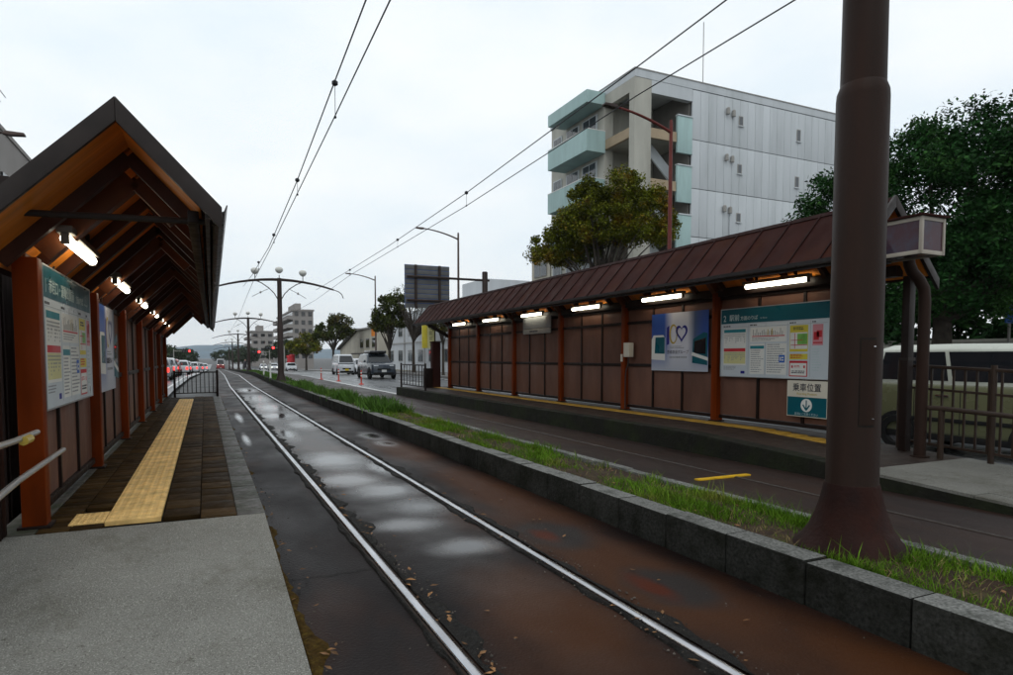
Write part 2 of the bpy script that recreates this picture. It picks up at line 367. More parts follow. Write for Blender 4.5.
    l.new(noise(n, l, 55, 6), bp.inputs['Height']); l.new(bp.outputs[0], b.inputs['Normal'])
    return m
M['bed'] = bed_material()
M['bed2'] = mat('damp_track_paving', (.02, .0115, .0095), .5, .35, 1.1, c2=(.034, .015, .009), c2at=(.5, .7), c2scale=.6, stretch=(1, .4, 1), bump=.35, bscale=55)
bed = struct(MB().strip(.40, 3.12, -.02, YS).raw('track_bed', M['bed']))
struct(MB().strip(4.05, 6.64, -.02, YS).raw('track_bed', M['bed2']))
# cracks in the paving: thin raised-lip lines sunk into the surface
ck = MB(); random.seed(3)
def crack(pts, w):
    for i in range(len(pts)-1):
        (xa, ya), (xb, yb) = pts[i], pts[i+1]; d = Vector((xb-xa, yb-ya)).normalized(); nx, ny = -d.y*w, d.x*w
        ck.quad((xa+nx, ya+ny, -.0155), (xa-nx, ya-ny, -.0155), (xb-nx, yb-ny, -.0155), (xb+nx, yb+ny, -.0155))
for x0, x1, y in ((.45, 1.02, 4.27), (.45, 1.0, 7.4), (2.3, 3.05, 7.9), (1.2, 2.05, 12.4)):
    p = [(x0+(x1-x0)*i/12, y+random.uniform(-.02, .02)) for i in range(13)]; crack(p, .004)
ck.raw('crack', M['joint'], bed)
RAILS = [(1.071, 'bright steel tram rail next to the platform with the gabled shelter'), (2.138, 'bright steel tram rail next to the grassy granite kerb'),
         (4.66, 'dull tram rail set in the brown paving beside the grass strip'), (5.73, 'dull tram rail set in the brown paving beside the dark platform edge')]
for i, (x, lab) in enumerate(RAILS):
    ro = thing('tram_rail', lab, 'rail', (x, 0, 0), group=None)
    w = .031 if i < 2 else .02
    zt = 0. if i < 2 else -.008; hb = MB(); prof = [(-w, -.03), (-w, -.009), (-w*.72, -.0025), (-w*.3, 0), (w*.3, 0), (w*.72, -.0025), (w, -.009), (w, -.03)]
    for j, y in enumerate(YS):
        hb.v += [(a+px(y), y, c+zt+gz(y)) for a, c in prof]
        if j:
            for k in range(7): q = (j-1)*8+k; hb.f.append((q, q+1, q+9, q+8))
    hb.build('rail_head', M['steel' if i < 2 else 'dull_steel'], ro, smooth=60)
    MB().run(-w-.012, w+.012, -.12, -.016, YS).build('rail_side', M['rail_side'], ro)
    ro['label'] = lab
# dirt along the rails: ragged, lumpy strips
def dirt_strip(x0, w, y0, y1, seed, z=-.012):
    random.seed(seed); mb = MB(); n = int((y1-y0)/.06); k = 5; rows = []
    ph = [random.uniform(0, 9) for _ in range(4)]
    for i in range(n+1):
        y = y0+(y1-y0)*i/n
        ww = w*(.55+.35*math.sin(y*2.3+ph[0])+.3*math.sin(y*5.9+ph[1])+.25*math.sin(y*13+ph[2])+random.uniform(-.12, .12)); ww = (1 if w > 0 else -1)*max(.025, abs(ww))
        for j in range(k):
            t = j/(k-1); hgt = .012*math.sin(math.pi*min(t+.15, 1))*random.uniform(.3, 1.2)
            mb.v.append((x0+px(y)+ww*t, y, z+hgt-(.012 if j == k-1 else 0)))
        if i:
            for j in range(k-1): a = (i-1)*k+j; mb.f.append((a, a+1, a+k+1, a+k))
    return mb
d = MB()
for a in ((1.118, .13, 1.5, 30, 1), (1.024, -.045, 1.5, 30, 2), (2.185, .1, 1.2, 30, 3), (2.091, -.05, 1.2, 30, 4)):
    q = dirt_strip(*a); d.add(q.v, q.f)
stuff(d.raw('rail_dirt', M['dirt']), 'dark ragged dirt packed along both sides of the shiny rails', 'dirt')
random.seed(11)
gr = MB(); lf = MB()
def pebble(mb, x, y, z, s):
    vs = [(x+s*random.uniform(.6, 1)*a, y+s*random.uniform(.6, 1)*b, z+s*random.uniform(.5, .9)*c) for a, b, c in ((1,0,0),(0,1,0),(-1,0,0),(0,-1,0),(0,0,1))]
    mb.add(vs, [(0,1,4),(1,2,4),(2,3,4),(3,0,4)])
def leaf(mb, x, y, z, s, rx=.35):
    a = random.uniform(0, 6.28); ca, sa = math.cos(a)*s, math.sin(a)*s; t = random.uniform(-rx, rx)*s
    mb.add([(x-ca, y-sa, z), (x+sa*.4, y-ca*.4, z+abs(t)), (x+ca, y+sa, z+.2*s), (x-sa*.4, y+ca*.4, z+abs(t)*.6)], [(0, 1, 2, 3)])
for _ in range(1100):
    y = 1.6+random.random()**1.6*14; x = random.choice((1.16, 1.17, 1.18, 2.06, 2.24, 2.25))+random.gauss(0, .035); pebble(gr, x, y, -.012, random.uniform(.004, .013))
for _ in range(260):
    y = 1.6+random.random()**1.4*12; pebble(gr, random.uniform(.5, 3.05), y, -.02, random.uniform(.003, .009))
for _ in range(120):
    y = 1.8+random.random()**1.5*10; pebble(gr, .44+random.random()*.12, y, -.02, random.uniform(.004, .012))
for _ in range(170):
    y = 1.8+random.random()**1.5*9; x = random.choice((1.15, 1.17, 1.2, 2.07, 2.24, .5, .52, 2.6))+random.gauss(0, .04); leaf(lf, x, y, -.004, random.uniform(.012, .036))
for _ in range(40): leaf(lf, random.uniform(.5, 3.), 2+random.random()*14, -.013, random.uniform(.01, .024))
for _ in range(30): leaf(lf, random.uniform(3.4, 3.95), 1.3+random.random()*9, .215, random.uniform(.015, .03))
ms = MB()
for a in ((.408, .1, 1.5, 24, 6), (.408, .06, 1.5, 24, 9)):
    q = dirt_strip(*a, z=-.018); ms.add(q.v, q.f)
stuff(ms.raw('moss_debris', M['moss']), 'brown mossy debris gathered along the foot of the platform edge', 'debris')
stuff(gr.raw('grit', M['grit']), 'fine grit and pebbles scattered on the track paving', 'grit')
stuff(lf.raw('leaf_litter', M['litter']), 'fallen brown leaves lying along the rails', 'leaves')
# yellow stop mark
tag(MB().box(5.16, 5.97, 5.75, 5.83, -.02, -.006).build('stop_mark', M['paint_yellow']), 'short yellow painted line on the brown track paving', 'road marking')
# lane markings on the roads
lm_w = MB()
def dash(x, y0, y1, w, z, lab):
    ys = frange(y0, y1, max(1, int((y1-y0)/10)))
    return tag(MB().strip(x-w/2, x+w/2, z, ys).raw('lane_marking', M['paint_white']), lab, 'road marking', 'white lane markings')
dash(7.3, 26, 150, .13, -.126, 'long white edge line beside the red marker posts')
dash(15.1, 4, 150, .13, -.126, 'long white edge line along the pavement with the street lamps')
for i_, y in enumerate(range(26, 130, 10)): dash(11.3, y, y+5, .14, -.126, '%s white lane dash past the long platform on the oncoming road' % ORD[i_])
dash(-1.75, 3, 200, .13, -.116, 'long white edge line beside the gabled shelter')
for i_, y in enumerate(range(30, 150, 10)): dash(-4.9, y, y+5, .14, -.116, '%s white lane dash along the road with the red tail lamps' % ORD[i_])
# ------------------------------------------------------------------ median kerb, grass
kb = struct(link('median_kerb', None))
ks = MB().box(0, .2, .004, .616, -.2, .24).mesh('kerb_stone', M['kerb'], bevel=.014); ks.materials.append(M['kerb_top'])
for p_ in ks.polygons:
    if p_.normal.z > .35: p_.material_index = 1  # upward faces take the paler granite, the sides stay dark
random.seed(5)
nst = 40
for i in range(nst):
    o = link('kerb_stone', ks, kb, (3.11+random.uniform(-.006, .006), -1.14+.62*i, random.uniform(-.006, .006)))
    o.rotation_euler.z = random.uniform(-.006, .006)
kr = MB(); y = -1.14+.62*nst
while y < 150:
    L = .62 if y < 60 else 3.
    kr.run(3.11, 3.31, -.2, .24, [y+.006, y+L-.006]); y += L
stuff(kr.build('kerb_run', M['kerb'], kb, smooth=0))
be = struct(link('median_edging', None))
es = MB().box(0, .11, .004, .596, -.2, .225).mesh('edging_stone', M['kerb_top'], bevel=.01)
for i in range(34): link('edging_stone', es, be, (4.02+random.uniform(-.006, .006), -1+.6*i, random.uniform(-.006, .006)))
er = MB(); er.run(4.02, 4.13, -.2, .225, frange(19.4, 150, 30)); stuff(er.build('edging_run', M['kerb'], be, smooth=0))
sl = MB(); ys = frange(-1.1, 150, 500); k = 7
for i, y in enumerate(ys):
    for j in range(k):
        t = j/(k-1); sl.v.append((3.305+px(y)+.72*t, y, .19+gz(y)+random.uniform(-.018, .018)+.02*math.sin(math.pi*t)))
    if i:
        for j in range(k-1): a = (i-1)*k+j; sl.f.append((a, a+1, a+k+1, a+k))
struct(sl.raw('median_soil', M['soil'], None, True))
random.seed(21)
def blade(mb, x, y, z, h, w, lean):
    a = random.uniform(0, 6.28); dx, dy = math.cos(a), math.sin(a); b = random.uniform(0, 6.28); wx, wy = math.cos(b)*w, math.sin(b)*w
    m1 = (x+dx*lean*.35, y+dy*lean*.35, z+h*.6); t = (x+dx*lean, y+dy*lean, z+h)
    mb.add([(x-wx, y-wy, z), (x+wx, y+wy, z), (m1[0]+wx*.7, m1[1]+wy*.7, m1[2]), t, (m1[0]-wx*.7, m1[1]-wy*.7, m1[2])], [(0, 1, 2, 4), (4, 2, 3)])
def dens(x, y): return .5+.5*math.sin(x*7+1.3*math.sin(y*1.1))*math.sin(y*2.3+math.sin(x*5+y*.7)*1.4)
gs = MB(); cnt = 0
while cnt < 34000:
    y = .6+(random.random()**1.75)*15; x = 3.31+random.random()*.71
    dd = dens(x, y); bare = (3.62 < x and 5.3 < y < 6.6 and random.random() < .9)
    if bare or math.hypot(x-3.71, y-2.74) < .34 or random.random() > .06+1.15*dd*dd: continue
    cnt += 1; h = random.uniform(.03, .085)*(.5+dd*.75)
    if random.random() < .05: h *= 2.1
    blade(gs, x, y, .184, h, random.uniform(.0016, .0035)*(1+y*.05), h*random.uniform(.2, .9))
dg_s = MB()
for _ in range(2600):
    y = .6+(random.random()**1.6)*14; x = 3.31+random.random()*.71
    if math.hypot(x-3.71, y-2.74) > .34: h = random.uniform(.02, .08); blade(dg_s, x, y, .184, h, random.uniform(.0015, .003)*(1+y*.05), h*random.uniform(.5, 1.6))
stuff(dg_s.raw('dry_grass', M['dry']), 'dry straw blades among the median grass', 'grass')
# taller tussocks along the far edging
for _ in range(50):
    y = .9+random.random()**1.5*13; x = 3.93+random.gauss(0, .05)
    if math.hypot(x-3.71, y-2.74) < .36: continue
    for _k in range(random.randint(18, 46)):
        h = random.uniform(.05, .14); blade(gs, x+random.gauss(0, .045), y+random.gauss(0, .05), .184, h, random.uniform(.002, .004)*(1+y*.04), h*random.uniform(.2, 1))
stuff(gs.raw('grass', M['grass']), 'short bright green grass growing on the median strip', 'grass')
wd = MB(); cnt = 0
while cnt < 16000:
    y = 13.6+(random.random()**1.5)*70; x = 3.33+random.random()*.7; dd = dens(x*.8, y*.45)
    if abs(y-34.65) < .6 or (y > 31.5 and y < 34 and random.random() < .8) or random.random() > .2+.8*dd: continue
    cnt += 1; h = random.uniform(.08, .34)*(.35+dd*.8)*(1 if y < 31 else .7)
    blade(wd, x+px(y)+random.gauss(0, .1), y, .17+gz(y), h, random.uniform(.006, .012)*(1+y*.02), h*random.uniform(.2, .8))
stuff(wd.raw('weeds', M['weed']), 'tall dark green weeds covering the far part of the median', 'weeds')
# ------------------------------------------------------------------ platform of the gabled shelter
ZL = .19
pl = struct(link('platform', None))
MB().run(-1.34, .385, -.25, ZL-.035, [5.36, 10, 16, 22.6]).build('platform_core', M['joint'], pl, smooth=0)
random.seed(31)
est = MB().box(0, .205, .003, .597, -.3, .0).mesh('edge_stone', M['concrete_edge'], bevel=.008)
for i in range(28): link('edge_stone', est, pl, (.2, 5.37+.6*i, ZL+random.uniform(-.003, .003)))
pv = MB().box(.003, .257, .003, .297, -.04, .0).mesh('paver', M['paver'], bevel=.005)
for cx_ in (-.06, -.32):
    for i in range(56):
        link('paver', pv, pl, (cx_, 5.37+.3*i+(.15 if cx_ < -.1 else 0), ZL+random.uniform(-.003, .003)))
bk = MB().box(.003, .197, .003, .147, -.04, .0).mesh('brick_paver', M['paver'], bevel=.004)
nb = 0; rest = MB()
for i in range(111):
    for j, x in enumerate((-.9, -1.1)):
        y = 5.37+.15*i
        if x == -.9 and 5.48 < y < 6.05: continue
        if nb < 150: link('brick_paver', bk, pl, (x, y, ZL+random.uniform(-.003, .003))); nb += 1
        else: rest.box(x+.003, x+.197, y+.003, y+.147, ZL-.04, ZL+random.uniform(-.003, .003))
stuff(rest.build('brick_paver_run', M['paver'], pl, smooth=0))
MB().box(-1.34, -1.105, 5.37, 22.4, -.2, ZL+.002).build('wall_footing', M['concrete_edge'], pl, bevel=.01)
# tactile tiles, 300 mm, with bumps
tm = MB().box(.003, .372, .003, .372, -.03, .004)
for i in range(6):
    for j in range(6):
        cx_, cy_ = .035+.061*i, .035+.061*j; r = .02; r2 = .012
        vs = [(cx_+r*a, cy_+r*b, .004) for a, b in ((1,0),(.5,.87),(-.5,.87),(-1,0),(-.5,-.87),(.5,-.87))]+[(cx_+r2*a, cy_+r2*b, .0085) for a, b in ((1,0),(.5,.87),(-.5,.87),(-1,0),(-.5,-.87),(.5,-.87))]
        tm.add(vs, [(k, (k+1) % 6, 6+(k+1) % 6, 6+k) for k in range(6)]+[(6, 7, 8, 9, 10, 11)])
tme = tm.mesh('tactile_tile', M['tactile'], smooth=0)
for i in range(41): link('tactile_tile', tme, pl, (-.705, 5.52+.376*i, ZL+.003))
o = link('tactile_tile', tme, pl, (-.93, 5.52, ZL+.002)); o.scale = (.6, 1, 1)
# ramp of the same platform, where the camera stands
rm = MB(); n = 40
for i in range(n+1):
    y = -6+11.36*i/n; z = ZL-.003 if y > 5.3 else max(-.015, ZL-.003-(5.36-y)*.076)
    rm.v += [(-1.36, y, z), (.40, y, z), (.405, y, -.3), (-1.36, y, -.3)]
    if i:
        k = 4*i
        for j in range(4): rm.f.append((k-4+j, k-4+(j+1) % 4, k+(j+1) % 4, k+j))
struct(rm.raw('ramp', M['concrete']))
# ------------------------------------------------------------------ platform of the long brown shelter
ZR = .28
def zr(y): return ZR if y > 7.5 else ZR-(7.5-y)*.045
pr = struct(link('platform', None))
def slope_block(x0, x1, y0, y1, zo, depth=None):
    za, zb = zr(y0)+zo, zr(y1)+zo
    b0, b1 = (-.28, -.28) if depth is None else (za-depth, zb-depth)
    return MB().add([(x0,y0,b0),(x1,y0,b0),(x1,y1,b1),(x0,y1,b1),(x0,y0,za),(x1,y0,za),(x1,y1,zb),(x0,y1,zb)], [(0,3,2,1),(4,5,6,7),(0,1,5,4),(1,2,6,5),(2,3,7,6),(3,0,4,7)])
for y0, y1 in ((4.8, 7.5), (7.5, 12), (12, 18), (18, 24)):
    slope_block(6.86, 8.62, y0, y1, -.004).build('surface', M['platform'], pr, smooth=0)
for y0, y1 in ((-3, 1), (1, 2.9), (2.9, 4.8)):
    slope_block(6.86, 8.62, y0, y1-.006, -.002).build('ramp_slab', M['concrete_b'], pr, smooth=0)
y = -3.
while y < 24:
    L = .6 if y < 5.1 else .9
    m_ = 'concrete_b' if y < 4.3 else 'platform_face'
    slope_block(6.6, 6.855, y+.004, min(24, y+L)-.004, random.uniform(-.004, .002)).build('edge_stone', M[m_], pr, bevel=.01); y += L
fc = MB()
for y0, y1 in ((-3, 3), (3, 7.5), (7.5, 24)):
    fc.add([(6.593, y0, -.1), (6.593, y1, -.1), (6.593, y1, zr(y1)-.03), (6.593, y0, zr(y0)-.03)], [(0, 1, 2, 3)])
fc.raw('moss_face', M['platform_face'], pr)
ty = MB().box(0, .3, .003, .297, -.03, .004).mesh('tactile_strip_tile', M['strip_yellow'], bevel=.003)
for i in range(58): link('tactile_strip_tile', ty, pr, (7.78, 6.1+.3*i, zr(6.25+.3*i)+.004))
# ------------------------------------------------------------------ shelters
M['frame'] = mat('frame_wood', (.11, .036, .014), .5, .3, 4, rnd=.15)
BAY = 2.755; NB = 6; LEN = BAY*NB
def shelter(label, loc, rz, xr_, zr_, xe, ze, y0, y1, drift=0.):
    S = thing('tram_shelter', label, 'shelter', loc, rz)
    sl_ = (zr_-ze)/(xe-xr_); xb = -.22; zb = zr_-(xr_-xb)*sl_*.97
    ang = math.atan2(zr_-ze, xe-xr_); angb = math.atan2(zr_-zb, xr_-xb)
    piv = Vector((0, y0, 0))
    def put(name, me, p=(0, 0, 0), roof=False):
        v = Vector(p)
        if roof and drift:
            v = Matrix.Rotation(drift, 3, 'Z') @ (v-piv) + piv
        o = link(name, me, S, v)
        if roof and drift: o.rotation_euler.z = drift
        return o
    # posts
    pm = MB().box(-.075, .075, -.07, .07, 0, zr_-(xr_)*sl_-.12).mesh('post', M['shelter_post'], bevel=.008)
    for i in range(NB+1):
        p = put('post', pm, (0, i*BAY, 0))
        fm = MB().box(-.1, .1, -.095, .095, 0, .02).build('foot_plate', M['shelter_dark'], p, bevel=.003)
    # wall: rails, battens, panels
    z = (.09, .97, 1.86, 2.16)
    pw = (BAY-.14-.05*2)/3
    rows = ((.125, .94), (1.0, 1.83), (1.89, 2.145))
    pans = [MB().box(-.012, .012, 0, pw, a, b).mesh('wall_panel', M['panel'], bevel=.003) for a, b in rows]
    rail = MB().box(-.035, .03, .07, BAY-.07, -.03, .03).mesh('wall_rail', M['shelter_dark'], bevel=.004)
    bat = MB().box(-.03, .024, -.025, .025, .06, 2.17).mesh('batten', M['shelter_dark'], bevel=.003)
    for i in range(NB):
        for zz in z: put('wall_rail', rail, (-.02, i*BAY, zz))
        for j in range(3):
            ya = i*BAY+.07+j*(pw+.05)
            for pmesh in pans: put('wall_panel', pmesh, (-.03, ya, 0))
            if j: put('batten', bat, (-.02, ya-.025, 0))
    MB().box(-.07, .07, y0+.3, y1-.3, 2.19, 2.33).build('top_plate', M['shelter_dark'], S, bevel=.006)
    # roof, one panel per quarter bay, seams, soffit boards and rafters
    n = int(round((y1-y0)/.69)); st = (y1-y0)/n; n2 = int(round((y1-y0)/.5)); s2 = (y1-y0)/n2
    def slope_poly(xa, za, xb_, zb_, t):       # slab between two points, thickness t below
        d = Vector((xb_-xa, zb_-za)).normalized(); nn = Vector((-d.y, d.x)); 
        if nn.y < 0: nn = -nn
        return [(xa, za), (xb_, zb_), (xb_-nn.x*t, zb_-nn.y*t), (xa-nn.x*t, za-nn.y*t)]
    fr = MB().prism(slope_poly(xe, ze, xr_, zr_, .03), 'y', .002, s2-.002).mesh('roof_panel', M['roof'])
    bk_ = MB().prism(slope_poly(xr_-.003, zr_, xb, zb, .03), 'y', .002, s2-.002).mesh('roof_panel', M['roof'])
    def seam_bar(xa, za, xb_, zb_):
        d = Vector((xb_-xa, 0, zb_-za)).normalized(); up = Vector((-d.z, 0, d.x)); up = up if up.z > 0 else -up
        return MB().bar(Vector((xa, 0, za))+up*.006+d*.01, Vector((xb_, 0, zb_))+up*.006-d*.02, .022, .02, up).mesh('roof_seam', M['seam'])
    sf, sb = seam_bar(xe, ze, xr_, zr_), seam_bar(xb, zb, xr_, zr_)
    def inset(xa, za, xb_, zb_, t0, t1, fa, fb):  # slab parallel to the slope between depths t0..t1
        d = Vector((xb_-xa, zb_-za)); L = d.length; d.normalize(); nn = Vector((-d.y, d.x)); nn = nn if nn.y > 0 else -nn
        a = Vector((xa, za))+d*fa; b = Vector((xb_, zb_))-d*fb
        return [tuple(a-nn*t0), tuple(b-nn*t0), tuple(b-nn*t1), tuple(a-nn*t1)]
    sof_f = MB().prism(inset(xe, ze, xr_, zr_, .036, .05, .07, .05), 'y', .03, st-.03).mesh('soffit_board', M['soffit'])
    sof_b = MB().prism(inset(xb, zb, xr_, zr_, .036, .05, .05, .05), 'y', .03, st-.03).mesh('soffit_board', M['soffit'])
    raf_f = MB().prism(inset(xe, ze, xr_, zr_, .032, .135, .1, .09), 'y', -.032, .032).mesh('rafter', M['rafter'])
    raf_b = MB().prism(inset(xb, zb, xr_, zr_, .032, .135, .1, .1), 'y', -.032, .032).mesh('rafter', M['rafter'])
    for i in range(n2):
        yy = y0+i*s2
        put('roof_panel', fr, (0, yy, 0), True); put('roof_panel', bk_, (0, yy, 0), True)
        if i: put('roof_seam', sf, (0, yy, 0), True); put('roof_seam', sb, (0, yy, 0), True)
    for i in range(n):
        yy = y0+i*st
        put('soffit_board', sof_f, (0, yy, 0), True); put('soffit_board', sof_b, (0, yy, 0), True)
        if i:
            put('rafter', raf_f, (0, yy, 0), True); put('rafter', raf_b, (0, yy, 0), True)
    # heavy frames over each post, ridge cap, eave beam, gutter
    hv_f = MB().prism(inset(xe, ze, xr_, zr_, .06, .2, .22, .16), 'y', -.05, .05).mesh('frame_beam', M['frame'])
    hv_b = MB().prism(inset(xb, zb, xr_, zr_, .06, .2, .3, .16), 'y', -.05, .05).mesh('frame_beam', M['frame'])
    for i in range(NB+1): put('frame_beam', hv_f, (0, i*BAY+.03, 0), True); put('frame_beam', hv_b, (0, i*BAY+.03, 0), True)
    yl = y1-y0
    put('ridge_cap', MB().prism([(xr_-.06, zr_-.045), (xr_, zr_+.014), (xr_+.06, zr_-.045), (xr_+.055, zr_-.055), (xr_, zr_-.002), (xr_-.055, zr_-.055)], 'y', -.01, yl+.01).mesh('ridge_cap', M['seam']), (0, y0, 0), True)
    put('eave_beam', MB().box(xe-.16, xe-.09, .35, yl-.35, ze-.06, ze+.02).mesh('eave_beam', M['shelter_dark'], bevel=.006), (0, y0, 0), True)
    gt = [(xe-.02, ze+.0), (xe+.0, ze-.045), (xe+.035, ze-.06), (xe+.07, ze-.045), (xe+.085, ze+.0), (xe+.078, ze), (xe+.062, ze-.04), (xe+.035, ze-.052), (xe+.006, ze-.04), (xe-.012, ze)]
    put('gutter', MB().prism(gt, 'y', -.01, yl+.01).mesh('gutter', M['gutter']), (0, y0, 0), True)
    put('eave_trim', MB().box(xe-.05, xe-.022, .0, yl, ze-.09, ze-.01).mesh('eave_trim', M['fascia']), (0, y0, 0), True)
    # barge boards at the gable ends
    for yy in (y0-.045, y1+.005):
        ov = .03; dn = .115
        bb = MB().prism([(xe+.05, ze-.05*sl_+ov), (xr_+.001, zr_+ov), (xr_+.001, zr_-dn), (xe+.05, ze-.05*sl_-dn)], 'y', 0, .04).mesh('barge_board', M['fascia'], bevel=.003)
        put('barge_board', bb, (0, yy, 0), True)
        bb = MB().prism([(xb-.05, zb-.05*sl_+ov), (xr_-.001, zr_+ov), (xr_-.001, zr_-dn), (xb-.05, zb-.05*sl_-dn)], 'y', 0, .04).mesh('barge_board', M['fascia'], bevel=.003)
        put('barge_board', bb, (0, yy, 0), True)
    return S
LX, LY = -1.13, 5.604
shl = shelter('brown gabled tram shelter on the brick-paved platform with orange soffit showing', (LX, LY, ZL), 0, .675, 2.755, 1.2, 2.205, -1.0, LEN+.9, drift=-.0085)
MB().tube([(-.02, -.6, 2.13), (1.27, -.6, 2.17)], .022, 8).build('tie_rod', M['fascia'], shl)
MB().tube([(-.16, -.45, .1), (-.16, -.45, 1.15), (-.165, -.45, 2.05)], .045, 10).build('downpipe', M['shelter_dark'], shl)
MB().tube([(-.16, -.45, 1.0), (-.16, -.45, 1.06)], .055, 10).build('pipe_clamp', M['fascia'], shl)
MB().box(-.2, -.13, -.3, -.19, 0, 2.1).build('side_post', M['shelter_dark'], shl, bevel=.005)
MB().box(-.27, -.235, -1.5, -.05, .95, 2.05).build('side_screen', M['shelter_dark'], shl, bevel=.004)
MB().box(-.28, -.225, -1.5, -.05, .12, .42).build('side_screen', M['shelter_dark'], shl, bevel=.004)
for y_ in (-1.45, -.95, -.5): MB().box(-.285, -.22, y_-.03, y_+.03, .0, 2.06).build('screen_post', M['shelter_dark'], shl, bevel=.004)
RX, RYF = 8.256, 8.783+5*BAY
shr = shelter('long brown tram shelter with rust-stained metal roof on the platform across the tracks', (RX, RYF, ZR), math.pi, .62, 3.07, 1.27, 2.35, -.45, LEN+.83)
# brackets at the open end facing the far crossing
MB().bar((.05, -.06, 1.9), (1.0, -.06, 2.42), .05, .12).build('end_bracket', M['shelter_dark'], shr)

# ------------------------------------------------------------------ fluorescent lamps
def lamp(loc, rz, label, grp, on=True):
    L = thing('fluorescent_lamp', label, 'lamp', loc, rz, grp)
    MB().box(-.05, .05, -.64, .64, 0, .05).build('housing', M['lamp_case'], L, bevel=.008)
    MB().tube([(0, -.59, -.035), (0, .59, -.035)], .036, 14).build('tube', M['tube'], L)
    for s in (-1, 1): MB().box(-.025, .025, s*.61-.015, s*.61+.015, -.075, 0).build('socket', M['lamp_case'], L, bevel=.004)
    for s in (-.4, .36): MB().box(-.015, .015, s, s+.04, .05, .16).build('hanger', M['shelter_dark'], L)
for i in range(NB):
    lamp((LX+.26, LY+BAY*i+.45, 2.285), 0, 'lit fluorescent lamp in the %s bay counted from the ramp under the gabled roof' % ORD[i], 'lamps under the gabled shelter roof')
    lamp((RX-.17, 6.03+BAY*(i+.5)-.03, 2.6), 0, 'lit fluorescent lamp in the %s bay counted from the thick pole, long shelter' % ORD[i], 'lamps under the long shelter roof')

# ------------------------------------------------------------------ lettering
texts = []
def text(parent, s, size, x, z, m, y=-.02, align='LEFT', bold=0., name='lettering', sx=1., ext=.0006):
    cu = bpy.data.curves.new(name, 'FONT'); cu.body = s; cu.size = size; cu.align_x = align; cu.extrude = ext; cu.offset = bold; cu.resolution_u = 3
    o = bpy.data.objects.new(name, cu); col.objects.link(o); o.parent = parent; o.location = (x, y, z); o.rotation_euler = (math.pi/2, 0, 0); o.scale = (sx, 1, 1)
    cu.materials.append(m); texts.append(o); return o
def plate(name, m, parent, x0, x1, z0, z1, y=0., t=.004, bevel=.0):
    return MB().box(x0, x1, y-t, y, z0, z1).build(name, M[m], parent, bevel=bevel)
def marks(rects, m, parent, y, name='print'):
    b = MB()
    for x0, x1, z0, z1 in rects: b.box(x0, x1, y-.0008, y, z0, z1)
    o = b.build(name, M[m], parent, smooth=0); o['kind'] = 'stuff'; return o
def lines(x0, x1, z0, z1, n, fill=.5, seed=0):
    rr = random.Random(seed); out = []; h = (z1-z0)/n
    for i in range(n):
        x = x0; zt = z1-i*h
        end = x0+(x1-x0)*rr.uniform(.6, 1)
        while x < end:
            w = rr.uniform(.012, .05); out.append((x, min(x+w, end), zt-h*fill, zt)); x += w+rr.uniform(.004, .012)
    return out
